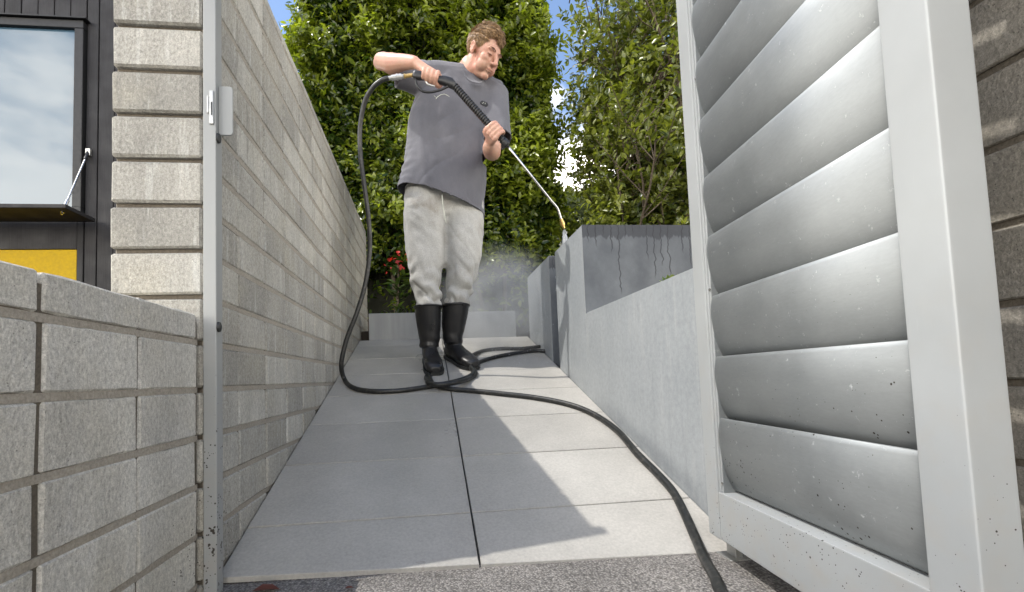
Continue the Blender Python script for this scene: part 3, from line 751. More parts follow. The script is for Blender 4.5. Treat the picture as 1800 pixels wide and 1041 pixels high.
# red flowering plant and strap leaves in the dark bed at the top of the ramp
def flower(px, py, Y, n, name_lab, hgt):
    c = at(px, py, Y); e = tag(empty('flowering_plant', (c.x, Y+.02, .33)), name_lab, 'plant')
    link('stem', tube_bm(catmull([(c.x-.02, Y+.02, .32), (c.x-.01, Y+.02, .32+(c.z-.32)*.5), (c.x, Y, c.z-.02)], 5), .006, 7), M['bark'], e)
    Q = []; 
    P = np.array([c[:]]*n)+rng.normal(0, .055, (n, 3))*np.array([1.25, .7, .75]); D = rng.normal(0, 1, (n, 3)); L = rng.uniform(.03, .055, n)
    o = link('petals', leaves_mesh('petals', P, D, unit(rng.normal(0, .5, (n, 3))+np.array([0, -1, .5])), L, L*.38, rng.random(n)), M['petal'], e); o['kind'] = 'stuff'
    m = 36; P = np.array([(c.x, Y+.02, .40)]*m)+rng.normal(0, .02, (m, 3)); a = rng.uniform(0, 2*np.pi, m)
    P[:, 2] += rng.uniform(.05, max(c.z-.47, .1), m); L = rng.uniform(.07, .14, m)
    o = link('leaves', leaves_mesh('leaves', P, np.stack([np.cos(a), np.sin(a)*.7, rng.uniform(.0, .9, m)], 1), np.tile((0, -.3, 1.), (m, 1)), L, L*.2, rng.random(m)), M['leaf_low'], e); o['kind'] = 'stuff'
flower(700, 462, 3.66, 18, 'red flowering plant in the dark bed left of the man', .5)
def strap(px, py, lab, s):
    c = at(px, py, 3.2); e = tag(empty('strap_leaf_plant', (c.x, 3.2, .33)), lab, 'plant')
    for k in range(16):
        a = random.uniform(0, 2*math.pi); ln = random.uniform(.10, .2)*s; b = V((c.x+random.gauss(0, .02), 3.2+random.gauss(0, .02), .325)); d = V((math.cos(a), math.sin(a)*.6, 0))
        P = [b, b+d*ln*.25+V((0, 0, ln*.7)), b+d*ln*.7+V((0, 0, ln*.95)), b+d*ln*1.15+V((0, 0, ln*.7))]; bm = bmesh.new(); s_ = d.cross(V((0, 0, 1)))
        L_ = [(bm.verts.new(p-s_*w), bm.verts.new(p+V((0, 0, -.002))), bm.verts.new(p+s_*w)) for p, w in zip(catmull(P, 2), (.005, .007, .008, .007, .006, .004, .001))]
        for q, r_ in zip(L_, L_[1:]): bm.faces.new((q[0], q[1], r_[1], r_[0])); bm.faces.new((q[1], q[2], r_[2], r_[1]))
        link('leaf', bm, M['leaf_low'], e, smooth=True)
strap(695, 548, 'strap-leaved plant behind the low end wall, left of the boots', 1.)
strap(865, 535, 'strap-leaved plant behind the low end wall, right of the man in the mist', .8)
# succulents in the planter
def rosette(px, py, Y, lab, s):
    c = at(px, py, Y); e = tag(empty('succulent', (c.x, Y, .226)), lab, 'plant')
    n = 26; a = np.arange(n)*2.4; el = np.linspace(.15, 1.35, n); D = np.stack([np.cos(a)*np.cos(el), np.sin(a)*np.cos(el), np.sin(el)], 1)
    L = np.linspace(.042, .02, n)*s; P = np.tile((c.x, Y, c.z-.015), (n, 1))
    link('leaves', leaves_mesh('leaves', P, D, np.cross(D, np.stack([-np.sin(a), np.cos(a), a*0], 1))*-1, L, L*.33, rng.random(n), .2), M['succulent'], e)
    link('stem', tube_bm([(c.x, Y, .22), (c.x, Y, c.z-.012)], .006, 8), M['bark'], e)
rosette(1180, 489, 1.38, 'green succulent rosette peeping over the low planter wall', 1.)
rosette(1205, 492, 1.34, 'smaller succulent beside the gate edge in the planter', .7)
# dead leaf on the driveway
for (px, py, lab, s) in ((462, 1038, 'reddish brown dead leaf on the driveway by the left post', 1.), (612, 1034, 'tiny dark leaf scrap on the driveway in front of the first tile', .35)):
    d_ = ray(px, py); c = d_*(-.387/d_.z)
    me = leaves_mesh('dead_leaf', np.array([c[:]])-np.array([[.02*s, 0, 0]]), np.array([[1., .15, .05]]), np.array([[0, 0, 1.]]), np.array([.05*s]), np.array([.016*s]), np.array([.5]), .14)
    t_ = bpy.data.materials.get('dead_leaf') or plain('dead_leaf', (.13, .035, .022), .6)
    tag(link('dead_leaf', me, t_), lab, 'leaf')

# ------------------------------------------------------------------ the man
random.seed(5)
KY = 1.04
_at = at
def at(x, y, Y): return _at(x, y, Y*KY)
man = tag(empty('person', (.08, 2.40, ramp(2.40))), 'man in grey t-shirt, pale grey track pants and black gumboots aiming a pressure washer wand', 'person')
def limb(P, R, n=14, sub=5, bm=None):
    Q = catmull(P, sub); m = len(P)-1
    RR = []
    for i in range(len(Q)):
        t_ = i/sub; k = min(int(t_), m-1); f = t_-k; RR.append(R[k]*(1-f)+R[k+1]*f)
    bm = tube_bm(Q, RR, n, True, bm)
    ball_bm(Q[0], R[0], None, bm, 12); ball_bm(Q[-1], R[-1], None, bm, 12)
    return bm
# key points
SR, ER, WR = at(743, 133, 2.27), at(671, 108, 2.20), at(729, 110, 2.03)
SL, EL, WL_ = at(868, 165, 2.36), at(866, 268, 2.24), at(861, 252, 2.04)
NB = at(822, 128, 2.33)                                   # base of the neck
# head frame
HC = at(851, 94, 2.245)
hy = V((.60, -.56, -.57)).normalized()                    # where the face looks
hz = V((.42, -.405, .84)); hx = hy.cross(hz).normalized(); hz = hx.cross(hy).normalized()
HM = Matrix((hx, hy, hz)).transposed()
HS = .97
def H(x, y, z): return HC + HM @ (V((x, y, z))*HS)
def hball(bm, c, r_): ball_bm(H(*c), V(r_)*HS if hasattr(r_, '__len__') else r_*HS, HM, bm, 20)
bm = bmesh.new()
hball(bm, (0, -.022, .035), (.077, .098, .088)); hball(bm, (0, .030, .012), (.066, .060, .066))
hball(bm, (0, .036, -.040), (.059, .052, .070)); hball(bm, (0, .028, -.082), (.053, .050, .034))
hball(bm, (0, .068, -.104), (.025, .021, .020)); hball(bm, (0, .030, -.106), (.036, .042, .018))
for s in (-1, 1):
    hball(bm, (s*.043, .056, -.032), (.024, .024, .024)); hball(bm, (s*.030, .076, .019), (.027, .013, .010))
    hball(bm, (s*.031, .073, -.003), (.0150, .0130, .0115)); hball(bm, (s*.036, .050, -.062), (.031, .033, .036))
    hball(bm, (s*.0125, .096, -.041), (.0105, .0115, .0085))
    # ear: rim, lobe and bowl
    for k in range(9):
        a = math.radians(-70+k*36); hball(bm, (s*(.078+.006*math.cos(a*.5)), -.014+.0145*math.cos(a)-.004, -.006+.026*math.sin(a)), .0062)
    hball(bm, (s*.074, -.012, -.008), (.006, .014, .024)); hball(bm, (s*.079, -.004, -.033), (.006, .008, .009))
for a, b, r1, r2 in (((0, .088, .010), (0, .114, -.036), .0085, .0125),):
    tube_bm([H(*a), H(*b)], [r1*HS, r2*HS], 12, True, bm); hball(bm, b, r2); hball(bm, a, r1)
hball(bm, (0, .089, -.066), (.023, .012, .0062)); hball(bm, (0, .087, -.078), (.020, .012, .0070)); hball(bm, (0, .080, -.060), (.022, .012, .012))
limb([H(0, -.030, -.05), H(0, -.036, -.10), NB+V((.012, -.008, .02)), NB+V((0, .01, -.06))], [.058*HS, .059, .066, .075], bm=bm)
limb([NB+V((0, .01, -.04)), SR+V((.03, 0, -.005))], [.05, .048], bm=bm); limb([NB+V((0, .01, -.05)), SL+V((-.03, 0, -.005))], [.045, .045], bm=bm)
# hidden trunk and legs keep the body one figure
tc_ = at(785, 240, 2.33)
loft_bm([(at(806, 135, 2.34), (.10, 0, 0), (0, .07, 0), 2), (at(795, 180, 2.34), (.15, 0, 0), (0, .09, 0), 2.2), (at(785, 250, 2.33), (.14, 0, 0), (0, .085, 0), 2), (at(780, 330, 2.33), (.13, 0, 0), (0, .07, 0), 2), (at(780, 365, 2.34), (.11, 0, 0), (0, .05, 0), 2)], 20, bm)
FR, FL = on_ramp(757, 640)+V((0, .028, .085)), on_ramp(800, 634)+V((-.01, .025, .085))
limb([at(752, 372, 2.34), at(752, 480, 2.30), at(753, 560, 2.315), FR], [.052, .040, .036, .028], bm=bm)
limb([at(808, 372, 2.345), at(806, 480, 2.32), at(800, 560, 2.355), FL], [.052, .040, .036, .028], bm=bm)
# arms
limb([SR, SR.lerp(ER, .5)+V((0, 0, -.004)), ER+V((.012, .0, 0))], [.060, .052, .043], bm=bm)
limb([ER, ER.lerp(WR, .35)+V((0, 0, -.008)), ER.lerp(WR, .75), WR], [.041, .046, .034, .0275], bm=bm)
ball_bm(ER+V((-.010, .01, -.002)), (.034, .034, .034), None, bm)
limb([SL, SL.lerp(EL, .5), EL], [.060, .050, .042], bm=bm)
limb([EL, EL.lerp(WL_, .4)+V((.0, 0, -.012)), WL_+V((0, .02, -.012)), WL_], [.042, .044, .033, .027], bm=bm)
def grip(bm, C0, axis, out, wrist, rg, side, spacing=.0185, curl=1., sc=1.):
    """a fist around a bar through C0: axis runs along the bar from index to little finger, out points from the bar to the knuckles"""
    axis = axis.normalized(); out = (out-axis*out.dot(axis)).normalized(); tang = axis.cross(out)*side
    Ls = (1.0, 1.08, 1.02, .84)
    for i in range(4):
        off = axis*((i-1.5)*spacing); a1 = math.radians(195*Ls[i]*curl); P, Rr = [], []
        kn = C0+off+out*(rg+.017)-tang*.020
        P.append(kn-out*.004-tang*.012); Rr.append(.0105*sc)
        for k in range(9):
            q = k/8; a = -.35+q*a1; rad = rg+(.0125-.003*q)*sc
            P.append(C0+off*(1-.12*q)+(out*math.cos(a)+tang*math.sin(a))*(rad+.004*math.cos(3*a)*0)); Rr.append((.0102-.0026*q)*(1.06 if k in (2, 5) else .97)*(.9 if i == 3 else 1)*sc)
        tube_bm(P, Rr, 10, True, bm); ball_bm(P[-1], Rr[-1], None, bm, 10); ball_bm(P[1], .0112*sc, None, bm, 10)
    # back of the hand
    kc = C0+out*(rg+.014)-tang*.016
    for i in range(4):
        off = axis*((i-1.5)*spacing); limb([kc+off, (kc+off).lerp(wrist, .55), wrist], [.0125*sc, .0155*sc, .022*sc], 10, 3, bm)
    # thumb leaves the side of the palm by the index finger
    b = kc.lerp(wrist, .55)-axis*spacing*1.7-out*.006
    T = [b, C0-axis*spacing*2.1-tang*(rg+.012)+out*.004, C0-axis*spacing*2.0-tang*(rg*.4+.004)-out*(rg+.010), C0-axis*spacing*1.5+tang*(rg*.6)-out*(rg+.010)]
    T = catmull(T, 4); tube_bm(T, [sc*(.0140-.0050*k/(len(T)-1)) for k in range(len(T))], 10, True, bm); ball_bm(T[-1], .009, None, bm, 10); ball_bm(T[0], .0145, None, bm, 10)
GA, GB = at(727, 131, 1.985), at(800, 152, 1.985)           # gun: hose end, barrel end
gdir = (GB-GA).normalized()
HR = at(756, 136, 1.99)
grip(bm, HR, -gdir, V((.02, -.12, 1)), WR, .013, -1, .0222, 1., 1.2)
L0_, L1_ = at(799, 151, 1.985), at(886, 249, 1.965)         # ribbed sleeve
ldir = (L1_-L0_).normalized()
HL = L0_.lerp(L1_, .83)
grip(bm, HL, ldir, V((-.62, -.62, .15)), WL_, .0165, -1, .0196, 1., 1.06)
body = fuse(bm, .0036, 7, 'body')
link('body', body, M['skin'], man)
# face details as thin pieces on the skin
for s in (-1, 1):
    P = [H(s*.047, .0725, -.0055), H(s*.038, .0835, -.0085), H(s*.028, .0855, -.0085), H(s*.018, .0790, -.006)]
    link('lashes', tube_bm(catmull(P, 4), [.0004]+[.0014]*11+[.0005], 6), M['lid'], man, smooth=True)
    P = [H(s*.053, .0745, .0195), H(s*.042, .0885, .0245), H(s*.026, .0925, .0225), H(s*.012, .0925, .0165)]
    link('eyebrow', tube_bm(catmull(P, 4), [.0008]+[.0024]*10+[.0024, .0012], 8), M['brow'], man, smooth=True)
P = [H(-.023, .0885, -.0735), H(-.011, .0985, -.0715), H(0, .1005, -.0722), H(.011, .0985, -.0715), H(.023, .0885, -.0735)]
link('mouth_line', tube_bm(catmull(P, 4), [.0006]+[.0013]*15+[.0006], 6), M['lip'], man, smooth=True)
# hair: a cap of overlapping tufts
hb_ = bmesh.new()
hcap = bmesh.new(); hball(hcap, (0, -.024, .040), (.0800, .1015, .0915))
dele = []
def hairline(p):
    """p in head units: True where hair grows"""
    x_, y_, z_ = p
    if z_ > .098: return True
    if y_ > .038: return z_ > .074-.25*max(y_-.06, 0)
    if y_ > -.004: return z_ > .016+(.036-y_)*-.2 if abs(x_) > .05 else z_ > .072
    return z_ > -.048
HMi = HM.inverted()
for v in hcap.verts:
    p_ = (HMi @ (v.co-HC))/HS
    if not hairline(p_): dele.append(v)
bmesh.ops.delete(hcap, geom=dele, context='VERTS')
n_t = 0
for i in range(9500):
    a = random.uniform(0, 2*math.pi); ct = random.uniform(-.62, 1); stt = math.sqrt(1-ct*ct)
    d = V((stt*math.cos(a), stt*math.sin(a), ct)); p_ = V((d.x*.0775, -.024+d.y*.0985, .038+d.z*.0895))
    if not hairline(p_): continue
    topk = max(0, min(1, (p_.z-.03)/.08)); ln = (.014+.026*topk*(1.0 if p_.y > -.06 else .6))*random.uniform(.7, 1.2)
    nrm = V((d.x/.0775, d.y/.0985, d.z/.0895)).normalized()
    w1 = mnoise.noise(V((p_.x*28, p_.y*28, p_.z*28))); w2 = mnoise.noise(V((p_.x*28+9, p_.y*28, p_.z*28)))
    flow = V((w1*1.1-.35*topk, .9 if topk > .3 else .15, -.7 if topk < .45 else .0)); flow -= nrm*flow.dot(nrm)
    flow = (flow+V((random.gauss(0, .12), random.gauss(0, .12), random.gauss(0, .12)))).normalized(); sd = nrm.cross(flow)
    lift = .10+.30*topk*(.8+.9*w2)
    P = [p_-nrm*.002, p_+nrm*ln*lift*.7+flow*ln*.35+sd*ln*w2*.25, p_+nrm*ln*lift*.9+flow*ln*.75-sd*ln*w2*.2, p_+nrm*ln*lift*.55+flow*ln*1.15]
    tube_bm([H(*q) for q in P], [.0015, .0018, .0014, .0004], 3, False, hb_)
link('hair', merge(hb_, hcap), M['hair'], man, smooth=True)

# t-shirt
bm = bmesh.new()
def ring(xl, xr, y, Y, dep, e=2.6, yl=None, tilt=0., tw=.0):
    """a body ring from the pixel columns of its left and right outline"""
    a, b = at(xl, y if yl is None else yl, Y-tw), at(xr, y, Y+tw); c = (a+b)/2; h = (b-a)/2; w_ = math.hypot(h.x, h.y)
    return (c, h, V((-h.y/w_*dep, h.x/w_*dep, tilt)), e)
loft_bm([ring(766, 858, 133, 2.335, .060, 2.2, 122, tw=.055), ring(745, 874, 150, 2.335, .088, 2.3, 132, tw=.055), ring(734, 872, 172, 2.335, .110, 2.4, 158, tw=.055), ring(720, 868, 200, 2.33, .122, 2.4, tw=.055), ring(716, 862, 230, 2.33, .127, 2.4, tw=.055),
         ring(711, 856, 268, 2.325, .132, 2.4, tw=.055), ring(705, 853, 310, 2.32, .138, 2.4, 300, tw=.055), ring(700, 851, 350, 2.32, .142, 2.4, 322, tw=.055), ring(698, 851, 378, 2.32, .144, 2.4, 333, tw=.055), ring(695, 851, 408, 2.32, .146, 2.4, 362, tw=.055)], 36, bm)
limb([NB+V((-.005, .012, -.035)), SR+V((0, 0, -.002))], [.082, .076], bm=bm); limb([NB+V((.0, .012, -.035)), SL+V((0, 0, -.004))], [.082, .076], bm=bm)
# neck of the shirt, up to the collar
NC = at(829, 130, 2.295); NA = (at(852, 142, 2.30)-at(807, 119, 2.33))/2; NF = at(828, 146, 2.235)-NC; NN = NA.cross(NF).normalized(); NN = NN if NN.z > 0 else -NN
loft_bm([(NC-NN*.085, NA*1.75, NF*1.25, 2), (NC-NN*.045, NA*1.35, NF*1.12, 2), (NC-NN*.015, NA*1.08, NF*1.04, 2), (NC+NN*.004, NA*1.0, NF*1.0, 2)], 28, bm)
# sleeves
d_ = (ER-SR).normalized(); a_ = SR.lerp(ER, .62)
loft_bm([(SR-d_*.03+V((0, 0, -.02)), V((0, .072, 0)), V((.02, 0, .088)), 2), (SR.lerp(ER, .25)+V((.0, 0, -.022)), V((0, .074, 0)), V((.02, 0, .082)), 2), (a_+V((.0, 0, -.020)), V((.01, .074, 0)), V((.02, 0, .080)), 2), (a_+d_*.05+V((.0, 0, -.022)), V((.01, .074, 0)), V((.02, 0, .080)), 2)], 24, bm)
d2 = (EL-SL).normalized()
loft_bm([(SL-d2*.01, V((.080, 0, 0)), V((0, .080, 0)), 2), (SL.lerp(EL, .35)+V((.004, 0, 0)), V((.082, 0, .01)), V((0, .082, 0)), 2), (SL.lerp(EL, .80)+V((.024, 0, 0)), V((.080, 0, .0)), V((0, .082, -.005)), 2), (SL.lerp(EL, 1.0)+V((.028, 0, 0)), V((.080, 0, .0)), V((0, .082, -.005)), 2)], 24, bm)
shirt = fuse(bm, .0058, 8, 'tshirt')
# cut the hem, the sleeve ends and the neck opening
bm = bmesh.new(); bm.from_mesh(shirt)
def cut(co, no, test):
    g_ = [f for f in bm.faces if test(f.calc_center_median())]
    e_ = {e for f in g_ for e in f.edges}; v_ = {v for f in g_ for v in f.verts}
    bmesh.ops.bisect_plane(bm, geom=list(v_)+list(e_)+g_, plane_co=co, plane_no=no, clear_outer=False)
    dl = [f for f in bm.faces if (f.calc_center_median()-V(co)).dot(V(no)) > 1e-5 and test(f.calc_center_median())]
    bmesh.ops.delete(bm, geom=dl, context='FACES')
ha, hb2 = at(697, 333, 2.32), at(851, 379, 2.32); hn = (hb2-ha).cross(V((0, 1, 0))).normalized(); hn = hn if hn.z < 0 else -hn
cut(ha, hn, lambda c: c.z < ha.z+.05 and c.x < at(860, 300, 2.32).x)
cut(a_+V((0, 0, -.02)), d_, lambda c: c.x < SR.x-.03 and c.z > SR.z-.16)
sl_c = SL.lerp(EL, .80); cut(sl_c, (d2+V((.15, 0, 0))).normalized(), lambda c: c.x > at(846, 230, 2.3).x and abs(c.z-sl_c.z) < .12)
for _ in range(3): bmesh.ops.smooth_vert(bm, verts=[v for v in bm.verts if v.is_boundary], factor=.5, use_axis_x=True, use_axis_y=True, use_axis_z=True)
bm.to_mesh(shirt); bm.free()
def folds(me, fn):
    n = len(me.vertices); co = np.empty(n*3); me.vertices.foreach_get('co', co); co = co.reshape(-1, 3)
    no = np.empty(n*3); me.vertices.foreach_get('normal', no); no = no.reshape(-1, 3)
    d = np.array([fn(co[i], no[i]) for i in range(n)]); co = co+no*d[:, None]
    me.vertices.foreach_set('co', co.reshape(-1)); me.update()
zsh0, zsh1 = at(700, 330, 2.3).z, at(780, 150, 2.3).z
def shirt_fold(p, n):
    q = (p[2]-zsh0)/(zsh1-zsh0)                          # 0 hem .. 1 chest
    w = mnoise.noise(V((p[0]*5.5+p[2]*2.0, p[1]*5, p[2]*1.6)))*.011*(1.25-min(max(q, 0), 1))
    w += mnoise.noise(V((p[0]*16-p[2]*9, p[1]*12, p[2]*8)))*.0040
    w -= .004*(1-abs(mnoise.noise(V((p[0]*6-p[2]*4.5, p[1]*5, p[2]*3+7)))))**10
    cr_ = max(0, 1-abs(q-.18)/.24)*max(0, 1-abs(p[0]+.13)/.12)                 # creases low on his right side
    w += cr_*.0045*math.sin(p[2]*150+mnoise.noise(V((p[0]*14, 0, p[2]*10)))*5)
    fx = p[0]-(-.02+.055*(1-q)*0+.03*(1-q)); w += .012*math.exp(-(fx/.022)**2)*max(0, 1-abs(q-.25)/.5)*(1 if n[1] < 0 else 0)
    w += .006*math.sin((p[0]*.7+p[2])*55+1.)*max(0, 1-abs(q-1.0)/.22)*max(0, 1-abs(p[0]-.02)/.2)*.6
    return w
folds(shirt, shirt_fold)
bmh = bmesh.new(); bmh.from_mesh(shirt)
for v in bmh.verts:
    if v.is_boundary:
        if v.co.z < ha.z+.06: v.co -= hn*(v.co-ha).dot(hn)
bmh.to_mesh(shirt); bmh.free()
ts = link('tshirt', shirt, M['shirt'], man)
sm_ = ts.modifiers.new('cloth', 'SOLIDIFY'); sm_.thickness = .003; sm_.offset = -1
dgx = bpy.context.evaluated_depsgraph_get(); dgx.update()
def on_shirt(px, py):
    d = ray(px, py).normalized(); ok, loc, nr, idx = ts.ray_cast(V((0, 0, 0)) - V(ts.matrix_world.translation), d)
    return (loc, nr) if ok else (at(px, py, 2.18), V((0, -1, 0)))
loc_ = []
for k in range(49):                                        # the collar lies on the rim of the shirt's neck
    q_ = NC+NN*.001+NA*.90*math.cos(2*math.pi*k/48)+NF*.90*math.sin(2*math.pi*k/48); ok, l_, n__, _i = ts.closest_point_on_mesh(q_-V(ts.matrix_world.translation)); loc_.append(l_.copy())
for _ in range(3): loc_ = [(loc_[(i-1) % 48]+loc_[i % 48]*2+loc_[(i+1) % 48])/4 for i in range(49)]
link('collar', tube_bm(loc_, .0060, 8), M['shirt'], man, smooth=True)
for hh in (.016, .0185):                                  # stitched hem: two fine ridges round the bottom
    L_ = []
    for k in range(40):
        px_ = 699+(849-699)*k/39; py_ = 334+(378-334)*k/39
        q_, n__ = on_shirt(px_, py_-hh*340); L_.append(q_+n__*.0002)
    link('hem_stitch', tube_bm(L_, .0011, 5), M['shirt'], ts, smooth=True)
# print on the chest: a pale curved stroke and a small black patch with a pale mark
P = [on_shirt(px, py) for px, py in ((763, 169), (767, 172), (766, 175), (769, 171), (775, 167), (781, 166), (786, 168), (790, 171))]
link('chest_print', tube_bm([p+n*.002 for p, n in P], [.0009, .0013, .0008, .0012, .0014, .0014, .0012, .0007], 6), M['white_ink'], ts)
pp = bmesh.new(); vs = []
for k in range(14):
    a = 2*math.pi*k/14; ex = 7.2*math.copysign(abs(math.cos(a))**.6, math.cos(a)); ey = 3.6*math.copysign(abs(math.sin(a))**.7, math.sin(a)); ca, sa = math.cos(.42), math.sin(.42)
    p, n = on_shirt(851+ex*ca-ey*sa, 182.5+ex*sa+ey*ca); vs.append((pp.verts.new(p+n*.0035), pp.verts.new(p+n*.0002)))
pp.faces.new([v[0] for v in vs])
for i in range(14): pp.faces.new((vs[i][0], vs[(i+1) % 14][0], vs[(i+1) % 14][1], vs[i][1]))
pt = link('chest_patch', pp, M['patch'], ts)
P = [on_shirt(px, py) for px, py in ((847.5, 183.2), (849.5, 180.6), (852, 181.6), (853.5, 184.4))]
link('patch_mark', tube_bm([p+n*.0045 for p, n in P], [.0008, .0015, .0012, .0008], 6), M['white_ink'], pt)

# track pants tucked in the boots
bm = bmesh.new()
loft_bm([ring(712, 846, 325, 2.325, .112, 2.4, tw=.05), ring(709, 850, 350, 2.325, .114, 2.4, tw=.05), ring(712, 846, 368, 2.330, .100, 2.4, tw=.05), ring(716, 840, 384, 2.335, .08, 2.4, tw=.05)], 30, bm)
loft_bm([ring(712, 770, 335, 2.30, .108, 2.2, tw=.02), ring(708, 784, 372, 2.305, .114, 2.3, tw=.02), ring(710, 784, 415, 2.320, .108, 2.2, tw=.02), ring(715, 783, 455, 2.312, .098, 2.2, tw=.02), ring(720, 776, 490, 2.308, .090, 2.2, tw=.02), ring(727, 774, 515, 2.306, .082, 2.2, tw=.02), ring(730, 773, 530, 2.306, .076, 2.2, tw=.02), ring(732, 773, 541, 2.306, .062, 2, tw=.02)], 26, bm)
loft_bm([ring(790, 846, 335, 2.350, .108, 2.2, tw=.02), ring(780, 851, 372, 2.350, .114, 2.3, tw=.02), ring(781, 849, 415, 2.335, .108, 2.2, tw=.02), ring(782, 845, 455, 2.335, .098, 2.2, tw=.02), ring(785, 837, 490, 2.340, .090, 2.2, tw=.02), ring(784, 829, 515, 2.345, .082, 2.2, tw=.02), ring(783, 824, 530, 2.348, .076, 2.2, tw=.02), ring(782, 822, 541, 2.348, .062, 2, tw=.02)], 26, bm)
pants = fuse(bm, .0062, 9, 'trousers')
zk0, zk1 = at(760, 535, 2.3).z, at(760, 345, 2.3).z
def pant_fold(p, n):
    q = (p[2]-zk0)/(zk1-zk0); b = max(0, 1-q/.45)
    w = mnoise.noise(V((p[0]*9, p[1]*9, p[2]*3.0)))*.0085-.002
    w += b*(.0095*math.sin(p[2]*70+mnoise.noise(V((p[0]*13, p[1]*13, p[2]*7)))*6+p[0]*26))
    w += mnoise.noise(V((p[0]*24+p[2]*14, p[1]*22, p[2]*17)))*.0042
    w -= .010*(1-abs(mnoise.noise(V((p[0]*8+p[2]*5, p[1]*8, p[2]*4+4)))))**9*(.4+b)
    return w
folds(pants, pant_fold)
link('trousers', pants, M['trousers'], man)
cord_a, cord_b = at(777, 343, 2.18), at(784, 392, 2.19)
link('drawcord', tube_bm(catmull([cord_a, cord_a.lerp(cord_b, .5)+V((-.004, -.004, 0)), cord_b], 5), .0018, 6), M['white_ink'], man, smooth=True)

# gumboots
def boot(cx_t, top_l, top_r, ytop, ank, toe_dir, Y, lab=None):
    """shaft rings by pixel outline, then a foot that lies on the ramp"""
    bm = bmesh.new(); A = V(ank); A.z = ramp(A.y)
    rg_ = []
    tl, tr = at(top_l, ytop, Y), at(top_r, ytop, Y); ctr = (tl+tr)/2; hw = (tr-tl).length/2
    fwd = V((toe_dir[0], toe_dir[1], PB*toe_dir[1])).normalized(); up = V((0, -PB, 1)).normalized(); sd_ = fwd.cross(up).normalized()
    ankle = A+up*.085-fwd*.03
    for q, wq, dq in ((0, 1, 1.12), (.25, .97, 1.08), (.5, .90, 1.0), (.72, .80, .90), (.9, .74, .88), (1, .74, .95)):
        c = ctr.lerp(ankle, q); rg_.append((c, V((hw*wq, 0, 0)), V((0, hw*dq, 0)), 2.1))
    loft_bm(rg_, 24, bm)
    # foot: cross sections along the sole from heel to toe
    sec = []
    for q, w, h in ((-.075, .028, .050), (-.065, .036, .075), (-.03, .040, .095), (.02, .040, .088), (.07, .043, .068), (.12, .048, .056), (.165, .047, .050), (.195, .038, .042), (.212, .022, .030)):
        sec.append((A+fwd*q+up*(h/2+.012), sd_*w, up*(h/2), 2.6))
    loft_bm(sec, 20, bm)
    me = fuse(bm, .0046, 4, 'boot')
    def wr(p, n):
        z = p[2]-A.z
        return .0028*math.sin(z*95+p[0]*25)*max(0, 1-abs(z-.11)/.07) + mnoise.noise(V((p[0]*14, p[1]*14, p[2]*7)))*.004
    folds(me, wr)
    o = link('boot', me, M['boot'], man)
    sb = bmesh.new(); out = []
    for q, w in ((-.082, .020), (-.070, .036), (-.03, .041), (.02, .0405), (.07, .045), (.12, .051), (.165, .050), (.198, .040), (.216, .022)): out.append((q, w))
    ol = [A+fwd*q+sd_*w for q, w in out]+[A+fwd*q-sd_*w for q, w in out[::-1]]
    f = [sb.verts.new(p+up*.0015) for p in ol]; g_ = [sb.verts.new(p+up*.018) for p in ol]
    sb.faces.new(f[::-1]); sb.faces.new(g_)
    for i in range(len(ol)): sb.faces.new((f[i], f[(i+1) % len(ol)], g_[(i+1) % len(ol)], g_[i]))
    bmesh.ops.recalc_face_normals(sb, faces=sb.faces[:]); link('sole', sb, M['black_rubber'], o)
    c0 = rg_[0]; P = [c0[0]+V((c0[1].x*1.03*math.cos(a), c0[2].y*1.03*math.sin(a), -.006)) for a in [2*math.pi*k/24 for k in range(25)]]
    link('cuff', tube_bm(P, .006, 8), M['boot'], o, smooth=True)
    return o
boot(0, 729, 776, 538, on_ramp(757, 640), (.10, -1), 2.306)
boot(0, 777, 824, 536, on_ramp(800, 634), (.42, -.9), 2.348)

# ------------------------------------------------------------------ pressure washer wand
wand = tag(empty('pressure_washer_wand', tuple(HR)), 'black pressure washer gun with ribbed sleeve and bent steel lance in the man\'s hands', 'wand')
up_ = V((0, 0, 1)); gs = gdir.cross(up_).normalized(); gu = gs.cross(gdir)
bmg = bmesh.new()
def gsec(q, off, a, b): return (GA+gdir*q+gu*off, gs*a, gu*b, 3.2)
glen = (GB-GA).length
loft_bm([gsec(-.004, 0, .011, .012), gsec(.006, .000, .014, .020), gsec(.03, .002, .014, .020), gsec(.055, .004, .0125, .0135), gsec(.10, .004, .0125, .013), gsec(.135, .012, .015, .020), gsec(glen-.02, .010, .016, .022), gsec(glen, .0, .014, .015)], 18, bmg)
gb = link('gun_body', bmg, M['black_plastic'], wand, smooth=True)
P = [at(729, 134, 1.985), at(733, 150, 1.985), at(742, 160, 1.985), at(757, 162, 1.985), at(775, 158, 1.985), at(789, 151, 1.985)]
link('trigger_guard', tube_bm(catmull(P, 6), .0058, 8), M['black_plastic'], wand, smooth=True)
link('trigger', tube_bm(catmull([at(748, 139, 1.985), at(752, 148, 1.983), at(764, 152, 1.982)], 5), .0045, 8), M['galv'], wand, smooth=True)
P, R_ = [], []
sl = (L1_-L0_).length; nr_ = 27
for i in range(nr_):
    for q, r_ in ((0, .0125), (.12, .0172), (.55, .0172), (.67, .0125)):
        P.append(L0_+ldir*(sl*(i+q)/nr_)); R_.append(r_)
link('ribbed_sleeve', tube_bm(P, R_, 14), M['black_plastic'], wand)
link('sleeve_end', tube_bm([L1_-ldir*.004, L1_+ldir*.006, L1_+ldir*.022, L1_+ldir*.027], [.0165, .019, .017, .009], 16), M['black_plastic'], wand)
K1, K2, K3 = at(968, 352, 2.085), at(981, 369, 2.10), at(987, 388, 2.11)
lp = [L1_, L1_.lerp(K1, .5), K1, K2, K3]
